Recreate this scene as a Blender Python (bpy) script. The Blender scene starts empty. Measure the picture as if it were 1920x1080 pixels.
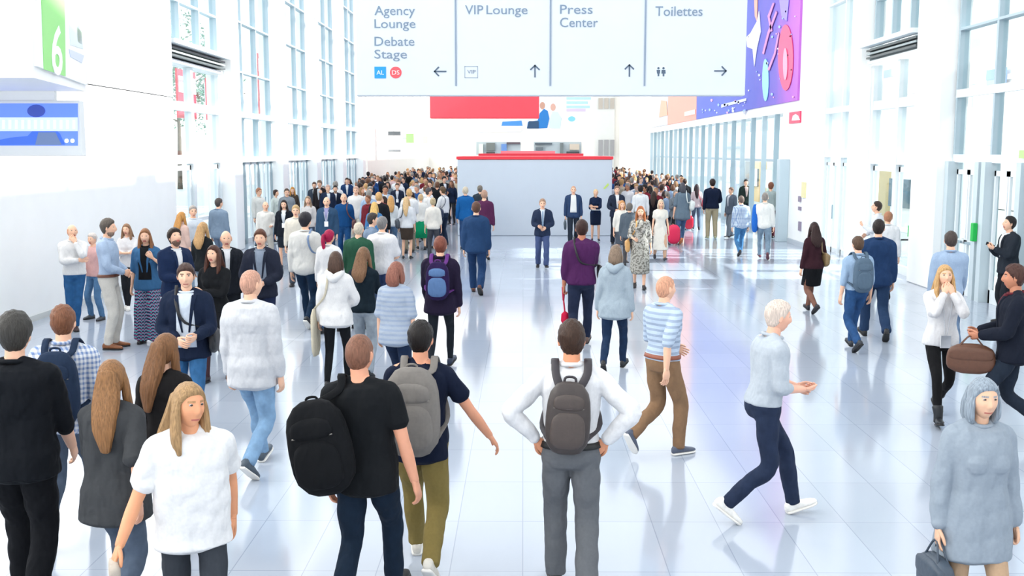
import bpy, math, random
import numpy as np
from mathutils import Vector, Matrix

# ------------------------------------------------------------------ camera
F_PX = 2000.0
CAM = np.array([0.0, 0.0, 2.85])
YAW = math.radians(0.60)
PITCH = math.radians(7.27)
scene = bpy.context.scene
COL = scene.collection
cd = bpy.data.cameras.new('camera'); cam = bpy.data.objects.new('camera', cd); COL.objects.link(cam)
cd.sensor_width = 36.0; cd.lens = 36.0 * F_PX / 1920.0
cd.clip_start = 0.1; cd.clip_end = 600
cam.location = CAM
RM = Matrix.Rotation(YAW, 3, 'Z') @ Matrix.Rotation(math.pi/2 - PITCH, 3, 'X')
cam.rotation_euler = RM.to_euler()
scene.camera = cam
RN = np.array(RM)
cd.dof.use_dof = False

# ------------------------------------------------------------------ light
world = bpy.data.worlds.new('sky'); scene.world = world; world.use_nodes = True
bg = world.node_tree.nodes['Background']
bg.inputs[0].default_value = (0.91, 0.955, 1.0, 1)
bg.inputs[1].default_value = 1.0
sd = bpy.data.lights.new('sun', 'SUN'); sd.energy = 7.0; sd.angle = math.radians(0.9); sd.color = (1.0, 0.965, 0.91)
sun = bpy.data.objects.new('sun', sd); COL.objects.link(sun)
SUN_EL = math.radians(32)
sdir = Vector((-math.cos(SUN_EL), 0.03, -math.sin(SUN_EL)))
sun.rotation_euler = sdir.to_track_quat('-Z', 'Y').to_euler()
sun.location = (30, 30, 25)
vs = scene.view_settings
vs.view_transform = 'Standard'; vs.look = 'None'; vs.gamma = 1.0; vs.use_curve_mapping = False
vs.exposure = 0.86
scene.cycles.max_bounces = 7; scene.cycles.transparent_max_bounces = 16

# ------------------------------------------------------------------ helpers
def ray(px, py):
    d = RN @ np.array([(px-960)/F_PX, (540-py)/F_PX, -1.0]); return d
def on_z(px, py, z=0.0):
    d = ray(px, py); t = (z-CAM[2])/d[2]; return CAM + d*t
def on_y(px, py, Y):
    d = ray(px, py); return CAM + d*(Y/d[1])
def on_x(px, py, X):
    d = ray(px, py); return CAM + d*(X/d[0])

def lin(c):
    c = c.lstrip('#'); o = []
    for i in (0, 2, 4):
        v = int(c[i:i+2], 16)/255
        o.append(v/12.92 if v <= .04045 else ((v+.055)/1.055)**2.4)
    return (o[0], o[1], o[2], 1)

def mixhex(a, b, t):
    a = a.lstrip('#'); b = b.lstrip('#'); return '#'+''.join('%02x' % int(int(a[i:i+2], 16)*(1-t)+int(b[i:i+2], 16)*t) for i in (0, 2, 4))
MATS = {}
def mat(color, kind='paint', rough=None, emit=0):
    key = (color, kind, rough, emit)
    if key in MATS: return MATS[key]
    m = bpy.data.materials.new(kind + '_' + color.strip('#')); m.use_nodes = True
    nt = m.node_tree; N = nt.nodes; L = nt.links; b = N['Principled BSDF']
    c = lin(color)
    if kind in ('cloth', 'knit', 'denim', 'plaid', 'stripe', 'floral', 'zig'): c = tuple(v*.76 for v in c[:3])+(1,)
    b.inputs['Base Color'].default_value = c
    r = {'paint': .5, 'cloth': .9, 'skin': .55, 'hair': .45, 'metal': .35, 'leather': .5, 'plaid': .9, 'stripe': .9,
         'floral': .9, 'zig': .9, 'gloss': .12, 'knit': .95, 'denim': .9}.get(kind, .5)
    b.inputs['Roughness'].default_value = rough if rough is not None else r
    if kind in ('cloth', 'knit', 'denim', 'plaid', 'stripe', 'floral', 'zig'):
        b.inputs['Specular IOR Level'].default_value = .2
    tc = N.new('ShaderNodeTexCoord')
    def noise(scale, sv=(1, 1, 1), detail=3):
        mp = N.new('ShaderNodeMapping'); mp.inputs['Scale'].default_value = sv
        n = N.new('ShaderNodeTexNoise'); n.inputs['Scale'].default_value = scale; n.inputs['Detail'].default_value = detail
        L.new(tc.outputs['Object'], mp.inputs[0]); L.new(mp.outputs[0], n.inputs['Vector']); return n
    def vary(n, src, amt):
        mx = N.new('ShaderNodeMix'); mx.data_type = 'RGBA'; mx.blend_type = 'MULTIPLY'; mx.inputs[0].default_value = 1
        rmp = N.new('ShaderNodeMapRange'); rmp.inputs['From Min'].default_value = .3; rmp.inputs['From Max'].default_value = .7
        rmp.inputs['To Min'].default_value = 1-amt; rmp.inputs['To Max'].default_value = 1+amt*.6
        L.new(n.outputs['Fac'], rmp.inputs['Value'])
        if src is None: mx.inputs[6].default_value = c
        else: L.new(src, mx.inputs[6])
        cc = N.new('ShaderNodeCombineColor')
        for k in range(3): L.new(rmp.outputs[0], cc.inputs[k])
        L.new(cc.outputs[0], mx.inputs[7]); L.new(mx.outputs[2], b.inputs['Base Color']); return mx.outputs[2]
    def bump(n, s, d):
        bp = N.new('ShaderNodeBump'); bp.inputs['Strength'].default_value = s; bp.inputs['Distance'].default_value = d
        L.new(n.outputs['Fac'], bp.inputs['Height']); L.new(bp.outputs[0], b.inputs['Normal'])
    if kind in ('cloth', 'denim', 'knit'):
        bump(noise(9, (1, 1, .55), 2), .8, .05)
        vary(noise(60 if kind != 'denim' else 14), None, .05 if kind == 'cloth' else .16)
    elif kind == 'hair':
        n = noise(38, (3.2, 3.2, .28), 4); vary(n, None, .38); bump(n, .7, .012); b.inputs['Specular IOR Level'].default_value = .25
    elif kind == 'skin':
        vary(noise(16), None, .05); b.inputs['Subsurface Weight'].default_value = .06
        b.inputs['Subsurface Radius'].default_value = (.02, .008, .004)
    elif kind == 'leather':
        n = noise(30); vary(n, None, .1); bump(n, .25, .01)
    elif kind in ('paint', 'metal'):
        vary(noise(2.5), None, .015)
        if kind == 'metal': b.inputs['Metallic'].default_value = .7
    elif kind in ('plaid', 'stripe', 'zig', 'floral'):
        c2 = {'plaid': '#4a6ea6', 'stripe': '#8d9bb2', 'zig': '#141c3c', 'floral': '#6d6a64'}[kind]
        mx = N.new('ShaderNodeMix'); mx.data_type = 'RGBA'; mx.inputs[6].default_value = c; mx.inputs[7].default_value = lin(c2)
        sp = N.new('ShaderNodeSeparateXYZ'); L.new(tc.outputs['Object'], sp.inputs[0])
        def M(op, a, bb=None):
            q = N.new('ShaderNodeMath'); q.operation = op
            for i, v in enumerate((a, bb)):
                if v is None: continue
                if isinstance(v, (int, float)): q.inputs[i].default_value = v
                else: L.new(v, q.inputs[i])
            return q.outputs[0]
        def band(s, k, th): return M('GREATER_THAN', M('SINE', M('MULTIPLY', s, k)), th)
        if kind == 'plaid':
            xy = M('ADD', sp.outputs[0], M('MULTIPLY', sp.outputs[1], .8))
            f = M('MULTIPLY', M('ADD', band(xy, 170, .1), band(sp.outputs[2], 170, .1)), .42)
        elif kind == 'stripe': f = M('MULTIPLY', band(sp.outputs[2], 120, .2), .8)
        elif kind == 'zig':
            xy = M('ADD', sp.outputs[0], sp.outputs[1])
            tri = M('PINGPONG', M('MULTIPLY', xy, 1.0), .03)
            f = band(M('ADD', sp.outputs[2], tri), 130, -.1)
        else:
            n = noise(26); f = M('GREATER_THAN', n.outputs['Fac'], .52)
        L.new(f, mx.inputs[0]); L.new(mx.outputs[2], b.inputs['Base Color'])
        if kind == 'zig':
            mx2 = N.new('ShaderNodeMix'); mx2.data_type = 'RGBA'; L.new(mx.outputs[2], mx2.inputs[6]); mx2.inputs[7].default_value = lin('#c0508c')
            L.new(band(M('ADD', sp.outputs[2], M('MULTIPLY', tri, -1)), 130, .86), mx2.inputs[0]); L.new(mx2.outputs[2], b.inputs['Base Color'])
        bump(noise(11), .4, .03)
    if emit:
        b.inputs['Emission Color'].default_value = c; b.inputs['Emission Strength'].default_value = emit
    MATS[key] = m; return m

def mesh_obj(name, V, Fs, mats, parent=None, mi=None, smooth=True, loc=None):
    me = bpy.data.meshes.new(name)
    V = np.asarray(V, float)
    me.from_pydata(V.tolist(), [], [tuple(int(i) for i in f) for f in Fs])
    if not isinstance(mats, (list, tuple)): mats = [mats]
    for m in mats: me.materials.append(m)
    if mi is not None: me.polygons.foreach_set('material_index', np.asarray(mi, np.int32))
    if smooth: me.polygons.foreach_set('use_smooth', np.ones(len(me.polygons), bool))
    me.update()
    o = bpy.data.objects.new(name, me); COL.objects.link(o)
    if parent is not None: o.parent = parent
    if loc is not None: o.location = loc
    return o
def empty(name, loc=(0, 0, 0), rz=0.0, parent=None):
    o = bpy.data.objects.new(name, None); COL.objects.link(o); o.location = loc; o.rotation_euler = (0, 0, rz)
    o.empty_display_size = .1
    if parent: o.parent = parent
    return o
def tag(o, label=None, cat=None, group=None, kind=None):
    if label: o['label'] = label
    if cat: o['category'] = cat
    if group: o['group'] = group
    if kind: o['kind'] = kind
    return o

class MB:
    """collects simple closed shapes for one mesh"""
    def __init__(s): s.v = []; s.f = []; s.m = []; s.n = 0
    def add(s, V, Fs, m=0):
        V = np.asarray(V, float)
        s.v.append(V); s.f += [tuple(i+s.n for i in f) for f in Fs]; s.m += [m]*len(Fs); s.n += len(V); return s
    def box(s, a, b, m=0, bev=0):
        x0, y0, z0 = np.minimum(a, b); x1, y1, z1 = np.maximum(a, b)
        if bev:
            bm_ = min(bev, (x1-x0)/2.01, (y1-y0)/2.01, (z1-z0)/2.01)
            idx = {}; V = []
            for sx in (0, 1):
                for sy in (0, 1):
                    for sz in (0, 1):
                        c = np.array([(x0, x1)[sx], (y0, y1)[sy], (z0, z1)[sz]]); q = np.array([1-2*sx, 1-2*sy, 1-2*sz])*bm_
                        for ax in range(3):
                            p = c + q; p[ax] = c[ax]; idx[(sx, sy, sz, ax)] = len(V); V.append(p)
            Fs = []
            for ax in range(3):
                o = [i for i in range(3) if i != ax]
                for sd_ in (0, 1):
                    loop = []
                    for (p, q) in ((0, 0), (1, 0), (1, 1), (0, 1)):
                        k = [0, 0, 0]; k[ax] = sd_; k[o[0]] = p; k[o[1]] = q; loop.append(idx[(*k, ax)])
                    if (sd_ == 0) != (ax == 1): loop = loop[::-1]
                    Fs.append(loop)
            for ax in range(3):      # edges along ax
                o = [i for i in range(3) if i != ax]
                for p in (0, 1):
                    for q in (0, 1):
                        k0 = [0, 0, 0]; k0[o[0]] = p; k0[o[1]] = q; k1 = list(k0); k1[ax] = 1
                        Fs.append([idx[(*k0, o[0])], idx[(*k1, o[0])], idx[(*k1, o[1])], idx[(*k0, o[1])]])
            for k in [(a_, b_, c_) for a_ in (0, 1) for b_ in (0, 1) for c_ in (0, 1)]:
                Fs.append([idx[(*k, 0)], idx[(*k, 1)], idx[(*k, 2)]])
            return s.add(V, Fs, m)
        V = [(x0, y0, z0), (x1, y0, z0), (x1, y1, z0), (x0, y1, z0), (x0, y0, z1), (x1, y0, z1), (x1, y1, z1), (x0, y1, z1)]
        return s.add(V, [(3, 2, 1, 0), (4, 5, 6, 7), (0, 1, 5, 4), (1, 2, 6, 5), (2, 3, 7, 6), (3, 0, 4, 7)], m)
    def prism(s, pts, z0, z1, m=0):
        n = len(pts); V = [(x, y, z0) for x, y in pts] + [(x, y, z1) for x, y in pts]
        return s.add(V, [tuple(range(n))[::-1], tuple(range(n, 2*n))] + [(i, (i+1) % n, n+(i+1) % n, n+i) for i in range(n)], m)
    def plate(s, pts3, nrm, th, m=0):
        """a polygon given in 3D with a thickness along nrm"""
        P = np.asarray(pts3, float); q = P + np.asarray(nrm, float)*th; n = len(P)
        return s.add(np.vstack([P, q]), [tuple(range(n))[::-1], tuple(range(n, 2*n))] + [(i, (i+1) % n, n+(i+1) % n, n+i) for i in range(n)], m)
    def obj(s, name, mats, parent=None, smooth=False, loc=None):
        V = np.vstack(s.v)
        if loc is not None: V = V - np.array(loc)
        return mesh_obj(name, V, s.f, mats, parent, s.m if isinstance(mats, (list, tuple)) else None, smooth, loc)

def struct(o): o['kind'] = 'structure'; return o
# ================================================================== people
def unit(v): v = np.asarray(v, float); return v/(np.linalg.norm(v)+1e-9)
def catmull(P, n):
    P = np.asarray(P, float); m = len(P)
    if m == 2: t = np.linspace(0, 1, n)[:, None]; return P[0]*(1-t)+P[1]*t
    Q = np.vstack([2*P[0]-P[1], P, 2*P[-1]-P[-2]])
    u = np.linspace(0, m-1, n); i = np.clip(u.astype(int), 0, m-2); t = (u-i)[:, None]
    a, b, c, d = Q[i], Q[i+1], Q[i+2], Q[i+3]
    return .5*((2*b)+(-a+c)*t+(2*a-5*b+4*c-d)*t*t+(-a+3*b-3*c+d)*t**3)
def loft(C, A, B, X, Y, n=12, p=2.0, cap=.6, groove=0):
    """closed tube through centres C with half widths A (along X) and B (along Y)"""
    C = np.asarray(C, float); m = len(C); A = np.broadcast_to(np.asarray(A, float), (m,)); B = np.broadcast_to(np.asarray(B, float), (m,))
    X = np.broadcast_to(X, (m, 3)); Y = np.broadcast_to(Y, (m, 3))
    if cap > 0:      # rounded ends
        def ends(i, j):
            d = unit(C[i]-C[j]); r = min(A[i], B[i])*cap
            return d, r
        d0, r0 = ends(0, 1); d1, r1 = ends(-1, -2)
        C = np.vstack([C[:1]+d0*r0*.75, C, C[-1:]+d1*r1*.75]); A = np.r_[A[0]*.62, A, A[-1]*.62]; B = np.r_[B[0]*.62, B, B[-1]*.62]
        X = np.vstack([X[:1], X, X[-1:]]); Y = np.vstack([Y[:1], Y, Y[-1:]]); m += 2
        e0 = C[0]+d0*r0*.3; e1 = C[-1]+d1*r1*.3
    else: e0 = C[0]; e1 = C[-1]
    t = np.arange(n)/n*2*np.pi; c = np.cos(t); s = np.sin(t)
    if p != 2: c = np.sign(c)*np.abs(c)**(2/p); s = np.sign(s)*np.abs(s)**(2/p)
    g = 1+groove*np.sin(t*9) if groove else np.ones(n)
    R = C[:, None, :]+A[:, None, None]*(c*g)[None, :, None]*X[:, None, :]+B[:, None, None]*(s*g)[None, :, None]*Y[:, None, :]
    V = np.vstack([R.reshape(-1, 3), e0, e1]); Fs = []
    for i in range(m-1):
        for j in range(n):
            k = (j+1) % n; Fs.append((i*n+j, i*n+k, (i+1)*n+k, (i+1)*n+j))
    for j in range(n):
        k = (j+1) % n; Fs.append((m*n, k, j)); Fs.append((m*n+1, (m-1)*n+j, (m-1)*n+k))
    return V, Fs
def limb(P, R, n=10, N=None, ref=(0, 1, 0), flat=1.0, p=2.0, cap=.6, groove=0):
    P = np.asarray(P, float); N = N or max(4, 3*(len(P)-1)+1)
    C = catmull(P, N); u = np.linspace(0, len(P)-1, N); A = np.interp(u, range(len(P)), R)
    T = np.gradient(C, axis=0); T /= (np.linalg.norm(T, axis=1)[:, None]+1e-9)
    ref = np.asarray(ref, float); X = np.cross(T, ref); X /= (np.linalg.norm(X, axis=1)[:, None]+1e-9); Y = np.cross(X, T)
    return loft(C, A, A*flat, X, Y, n, p, cap, groove)
def ellipsoid(c, r, nu=10, nv=7, M=None):
    V = []; Fs = []
    for i in range(1, nv):
        ph = math.pi*i/nv
        for j in range(nu):
            t = 2*math.pi*j/nu; V.append((math.sin(ph)*math.cos(t), math.sin(ph)*math.sin(t), math.cos(ph)))
    V += [(0, 0, 1), (0, 0, -1)]; V = np.array(V)*np.asarray(r)
    if M is not None: V = V @ np.asarray(M).T
    V = V+np.asarray(c)
    for i in range(nv-2):
        for j in range(nu):
            k = (j+1) % nu; Fs.append((i*nu+j, (i+1)*nu+j, (i+1)*nu+k, i*nu+k))
    a = (nv-1)*nu
    for j in range(nu):
        k = (j+1) % nu; Fs.append((a, j, k)); Fs.append((a+1, (nv-2)*nu+k, (nv-2)*nu+j))
    return V, Fs
def join(ps):
    V = []; Fs = []; n = 0
    for v, f in ps: V.append(v); Fs += [tuple(i+n for i in q) for q in f]; n += len(v)
    return np.vstack(V), Fs
def ik(a, c, l1, l2, pole):
    a = np.asarray(a, float); c = np.asarray(c, float); d = c-a; D = np.linalg.norm(d); u = d/(D+1e-9)
    D2 = min(D, (l1+l2)*.995); c = a+u*D2
    x = (D2*D2+l1*l1-l2*l2)/(2*D2); h = math.sqrt(max(l1*l1-x*x, 1e-6))
    pole = np.asarray(pole, float); q = pole-u*np.dot(pole, u); q = unit(q)
    return a+u*x+q*h, c
def rot(ax, deg):
    return np.array(Matrix.Rotation(math.radians(deg), 3, ax))

ZP = [.80, .84, .88, .93, .98, 1.04, 1.10, 1.16, 1.24, 1.32, 1.38, 1.43, 1.47, 1.50]
PRM = dict(a=[.07, .12, .155, .170, .168, .156, .150, .152, .162, .174, .176, .160, .105, .062],
           b=[.06, .09, .108, .120, .115, .107, .103, .105, .113, .120, .117, .102, .078, .058],
           y=[0, 0, -.005, -.012, -.010, 0, .005, .005, .004, 0, -.006, -.012, -.014, -.012])
PRF = dict(a=[.07, .12, .155, .174, .168, .145, .126, .124, .134, .146, .148, .134, .088, .052],
           b=[.06, .09, .108, .120, .112, .098, .090, .093, .104, .114, .108, .092, .068, .050],
           y=PRM['y'])

# -- head ---------------------------------------------------------------
def sph_grid(nu, nv):
    S = []; Fs = []
    for i in range(1, nv):
        ph = math.pi*i/nv
        for j in range(nu):
            t = 2*math.pi*j/nu; t = t+.35*math.sin(t)     # t=pi is the back; denser round the face (t=0)... face along +y
            tt = 2*math.pi*j/nu; tt = tt-.42*math.sin(tt)
            S.append((math.sin(ph)*math.sin(tt), math.sin(ph)*math.cos(tt), math.cos(ph)))
    S += [(0, 0, 1), (0, 0, -1)]
    for i in range(nv-2):
        for j in range(nu):
            k = (j+1) % nu; Fs.append((i*nu+j, i*nu+k, (i+1)*nu+k, (i+1)*nu+j))
    a = (nv-1)*nu
    for j in range(nu):
        k = (j+1) % nu; Fs.append((a, k, j)); Fs.append((a+1, (nv-2)*nu+j, (nv-2)*nu+k))
    return np.array(S), Fs
def skull(S):
    sx, sy, sz = S[:, 0], S[:, 1], S[:, 2]; k = np.clip(-sz, 0, 1)
    x = .0745*sx*(1-.30*k**1.4); y = .096*sy*np.where(sy > 0, 1-.06*k, 1-.34*k); z = .118*np.sign(sz)*np.abs(sz)**.94
    y = y-.004*np.clip(sz, 0, 1)
    return np.stack([x, y, z], 1)
def head(nu, nv, fem):
    S, Fs = sph_grid(nu, nv); P = skull(S); x, y, z = P.T.copy(); fr = np.clip(S[:, 1]*1.6, 0, 1)
    G = lambda v, c, w: np.exp(-((v-c)/w)**2)
    nose = np.interp(z, [-.048, -.036, -.024, .018, .036], [0, .75, 1, .35, 0])*G(x, 0, .012)*.024
    nose += .006*G(np.abs(x), .012, .007)*G(z, -.032, .009)
    d = nose-.010*G(np.abs(x), .031, .017)*G(z, .016, .013)+.004*G(z, .038, .010)*G(np.abs(x), .028, .03)
    d += .006*G(z, -.060, .006)*G(x, 0, .022)+.005*G(z, -.072, .006)*G(x, 0, .018)-.004*G(z, -.0665, .003)*G(x, 0, .02)
    d += (.004 if fem else .009)*G(z, -.100, .016)*G(x, 0, .024)+.005*G(np.abs(x), .045, .018)*G(z, -.018, .022)
    y2 = y+d*fr; P = np.stack([x, y2, z], 1)
    mi = []
    for f in Fs:
        c = P[list(f)].mean(0); m = 0
        if c[1] > .05:
            if abs(c[2]+.066) < .0095 and abs(c[0]) < .023: m = 1
            elif .031 < c[2] < .042 and .013 < abs(c[0]) < .046: m = 2
        mi.append(m)
    pieces = [(P, Fs)]; mis = [mi]
    ir = int(nu >= 24)
    for sg in (-1, 1):
        e = ellipsoid((sg*.031, .076, .016), (.0125, .0105, .0078) if ir else (.016, .0125, .010), 10, 8); pieces.append(e)
        mis.append([4 if (e[0][list(f)].mean(0)[1] > .0832 if ir else True) else 3 for f in e[1]])
        M = rot('Z', -sg*22)
        e = ellipsoid((sg*.077, -.004, -.002), (.007, .018, .031), 10, 7, M); pieces.append(e); mis.append([0]*len(e[1]))
    V, Fq = join(pieces); return V, Fq, sum(mis, [])
def hairs(style, nu, nv, rs, bo=0.0):
    """closed hair volumes in the head's own frame"""
    S, Fs = sph_grid(nu, nv); P = skull(S); sy = S[:, 1]; out = []
    t = (sy+1)/2; fem = style in ('long', 'bob', 'pony', 'bun', 'wavy', 'longup')
    zl = np.interp(t, [0, .3, .5, .68, .85, 1], [-.092, -.075, -.03, .02, .062, .074] if not fem else [-.10, -.09, -.06, .01, .06, .082])
    w = np.clip((P[:, 2]-zl)/(.022 if fem else .034)+.5, 0, 1); w = w*w*(3-2*w)
    th = {'short': .013, 'buzz': .005, 'bald': .005, 'medium': .021, 'thin': .009}.get(style, .013)
    top = np.clip(S[:, 2], 0, 1)
    if style in ('bald', 'thin'):
        cz = S @ unit((0, -.22 if style == 'thin' else .1, 1)); w *= 1-np.clip((cz-(.86 if style == 'thin' else .26))/(.12 if style == 'thin' else .4), 0, 1)
    if not fem and style not in ('buzz', 'bald'): th = th*(.35+.75*np.clip((P[:, 2]+.03)/.09, 0, 1)+.25*np.clip(sy, 0, 1))
    o = th*w*(1+.35*top)-.009*(1-w)
    if nu > 24 and not fem: o = o+w*.0012*np.sin(np.arctan2(S[:, 0], S[:, 1]+.2)*31+S[:, 2]*5+rs)*(S[:, 2] < .95)
    o = o+w*(.002 if fem else .004)*np.sin(S[:, 0]*13+rs)*np.sin(S[:, 1]*11+S[:, 2]*9+rs) * (0 if style in ('buzz', 'bald') else 1)
    nrm = S/np.linalg.norm(S*np.array([1, 1, 1]), axis=1)[:, None]
    out.append((P+nrm*o[:, None], Fs))
    big = nu >= 24; n = 27 if big else 12; N = 14 if big else 7; gr = .07 if big else 0
    def curtain(pts, A, B, ref=(0, 1, 0)):
        pts = np.array(pts, float); C = catmull(pts, N); u = np.linspace(0, len(pts)-1, N)
        T = np.gradient(C, axis=0); T /= np.linalg.norm(T, axis=1)[:, None]
        X = np.broadcast_to(unit(np.array([1, 0, 0]) if ref[1] else np.array([0, 1, 0])), C.shape); Y = np.cross(X, T); Y /= np.linalg.norm(Y, axis=1)[:, None]
        out.append(loft(C, np.interp(u, range(len(pts)), A), np.interp(u, range(len(pts)), B), X, Y, n, 2.3, .7, gr))
    if style in ('long', 'wavy', 'longup'):
        L = {'long': .43, 'wavy': .34, 'longup': .36}[style]
        curtain([(0, -.075, .06), (0, -.092, -.04), (0, -.112-bo*.5, -.14), (0, -.145-bo, -.14-(L-.14)*.5), (.01, -.152-bo, -L)],
                [.06, .082, .088, .074, .03] if style == 'long' else [.06, .085, .105, .11, .05], [.035, .04, .038, .03, .018])
        for sg in (-1, 1):
            curtain([(sg*.062, .01, .06), (sg*.082, .01, -.02), (sg*.088, .015, -.11), (sg*.092, .03, -.18), (sg*.088, .05, -.25)],
                    [.018, .022, .026, .026, .012], [.03, .034, .034, .03, .016])
    elif style == 'bob':
        curtain([(0, -.07, .06), (0, -.09, -.03), (0, -.088, -.10), (0, -.075, -.15)], [.06, .082, .088, .07], [.035, .042, .045, .035])
        for sg in (-1, 1): curtain([(sg*.062, .0, .05), (sg*.08, .0, -.03), (sg*.08, .0, -.10), (sg*.07, .0, -.14)], [.018, .022, .022, .015], [.035, .045, .045, .03])
    elif style == 'pony':
        curtain([(0, -.085, .04), (0, -.135, .03), (.01, -.15, -.06), (.015, -.14, -.17), (.015, -.13, -.27)], [.02, .026, .036, .034, .014], [.02, .026, .03, .026, .012])
    elif style == 'bun':
        out.append(ellipsoid((0, -.085, .075), (.034, .034, .032), 12, 8))
    return out
# -- hands --------------------------------------------------------------
def hand(w, d, nrm, s, curl=.35, n=6):
    """palm and five fingers; d forearm direction, nrm the way the palm faces, s side"""
    d = unit(d); nrm = unit(nrm-d*np.dot(nrm, d)); t = np.cross(d, nrm)*s   # t points to the thumb side
    out = [loft([w-d*.02, w+d*.012, w+d*.045, w+d*.085], [.026, .030, .041, .040], [.020, .018, .015, .012], t, nrm, 10, 2.4, .5)]
    for k, (off, ln, r) in enumerate(((.031, .072, .0088), (.011, .080, .0092), (-.010, .074, .0088), (-.029, .058, .0078))):
        b = w+d*.082+t*off; a = 0; P = [b-d*.02, b]; dd = d
        for j, seg in enumerate((.42, .32, .26)):
            a += curl*(.65+.25*j)+k*.04; dd = d*math.cos(a)+nrm*math.sin(a)+t*(.05*(1.5-k)); b = b+unit(dd)*ln*seg; P.append(b)
        out.append(limb(P, [r*1.05, r*1.1, r, r*.92, r*.75], n, 8, ref=t, cap=.8))
    b = w+d*.018+t*.026; c1 = b+d*.028+t*.022+nrm*.012; c2 = c1+d*.030+t*.008+nrm*.010; c3 = c2+d*.022-t*.001+nrm*.008
    out.append(limb([b-d*.01, b, c1, c2, c3], [.013, .014, .0115, .010, .0075], n, 8, ref=nrm, cap=.8))
    return join(out)

REQ = []        # remesh requests: (raw, voxel, smooth) -> results in RES
RES = {}
def request(raw, vox, sm): REQ.append((raw, vox, sm)); return len(REQ)-1
def run_requests():
    obs = []
    for i, (raw, vox, sm) in enumerate(REQ):
        me = bpy.data.meshes.new('t'); me.from_pydata(raw[0].tolist(), [], raw[1]); o = bpy.data.objects.new('t', me); COL.objects.link(o)
        m = o.modifiers.new('r', 'REMESH'); m.mode = 'VOXEL'; m.voxel_size = vox
        m = o.modifiers.new('s', 'SMOOTH'); m.factor = .5; m.iterations = sm
        obs.append(o)
    dg = bpy.context.evaluated_depsgraph_get()
    for i, o in enumerate(obs):
        me = bpy.data.meshes.new_from_object(o.evaluated_get(dg)); n = len(me.vertices); V = np.empty(n*3); me.vertices.foreach_get('co', V)
        k = len(me.loops); L = np.empty(k, np.int32); me.loops.foreach_get('vertex_index', L)
        Q = L.reshape(-1, 4) if k == 4*len(me.polygons) else [tuple(p.vertices) for p in me.polygons]
        RES[i] = (V.reshape(-1, 3), [tuple(q) for q in (Q.tolist() if isinstance(Q, np.ndarray) else Q)]); bpy.data.meshes.remove(me)
    for o in obs: m = o.data; bpy.data.objects.remove(o); bpy.data.meshes.remove(m)
    REQ.clear()
def vnormals(V, Fs):
    Q = np.array([f if len(f) == 4 else (*f, f[-1]) for f in Fs]); n = np.cross(V[Q[:, 2]]-V[Q[:, 0]], V[Q[:, 3]]-V[Q[:, 1]])
    N = np.zeros_like(V)
    for k in range(4): np.add.at(N, Q[:, k], n)
    return N/(np.linalg.norm(N, axis=1)[:, None]+1e-9)
def wrinkle(V, Fs, amp, seed):
    if amp <= 0: return V
    r = np.random.RandomState(seed); N = vnormals(V, Fs); d = np.zeros(len(V))
    warp = np.stack([np.sin(V[:, 2]*9+r.rand()*6), np.sin(V[:, 0]*8+r.rand()*6), np.sin(V[:, 1]*9+r.rand()*6)], 1)*.03
    W = V+warp
    for k in range(6):
        dr = unit(r.randn(3)*np.array([.7, .7, 1.2])); fq = 22+r.rand()*38
        d += (np.abs(np.sin(W @ dr*fq*.5+r.rand()*6))-.6)*(26/fq)
    return V+N*(d*amp*.42)[:, None]

ARM = {  # hand target (x outwards), pole (x outwards), palm normal (x outwards)
    'down': ((.235, .03, .84), (.35, -1, 0), (-1, .1, 0)), 'fwd': ((.205, .24, .93), (.35, -1, -.3), (-1, 0, 0)),
    'back': ((.24, -.20, .92), (.3, -1, .3), (-1, 0, 0)), 'hip': ((.185, -.01, 1.03), (1, -.55, 0), (-.6, .6, -.4)),
    'phone': ((.06, .27, 1.24), (.5, -.4, -1), (-.4, -.7, .6)), 'phonelow': ((.07, .27, 1.10), (.5, -.5, -1), (-.2, -.4, 1)),
    'belt': ((.07, .215, 1.04), (.8, -.5, -.2), (-.5, -1, .2)), 'fold': ((-.09, .215, 1.18), (.8, .1, -.6), (0, -1, 0)),
    'face': ((.04, .17, 1.47), (.6, .1, -1), (-.3, -1, 0)), 'strap': ((.12, .15, 1.33), (.8, -.2, -1), (-.3, -1, 0)),
    'carry': ((.235, .02, .84), (.3, -1, 0), (-1, .1, 0)), 'hold': ((.12, .30, 1.08), (.6, -.6, -.6), (-1, 0, .3)),
    'pocket': ((.20, .03, .96), (.8, -.7, 0), (-1, 0, 0)), 'reach': ((.12, .42, 1.10), (.4, -.6, -.8), (-.6, 0, -.6)),
    'behind': ((.03, -.20, .98), (.9, -.5, 0), (0, 1, 0)), 'out': ((.46, .10, .95), (.2, -1, -.4), (-.7, 0, -.7)),
}
LEG = {  # left ankle, right ankle (x, y, z, pitch), pelvis drop
    'stand': ((-.11, .02, .085, 0), (.11, -.02, .085, 0), .0), 'wide': ((-.16, .03, .085, 0), (.17, -.03, .085, 0), .012),
    'walkL': ((-.08, .30, .10, -14), (.09, -.30, .17, 38), .045), 'walkR': ((-.09, -.30, .17, 38), (.08, .30, .10, -14), .045),
    'stepL': ((-.08, .16, .086, 0), (.09, -.30, .24, 55), .02), 'stepR': ((-.09, -.30, .24, 55), (.08, .16, .086, 0), .02),
    'strollL': ((-.09, .18, .088, -6), (.10, -.17, .105, 16), .015), 'strollR': ((-.10, -.17, .105, 16), (.09, .18, .088, -6), .015),
    'lean': ((-.05, .14, .085, 0), (.10, -.02, .085, 0), .01), 'cross': ((.02, .10, .085, 0), (.07, -.03, .085, 0), .004),
}
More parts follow.
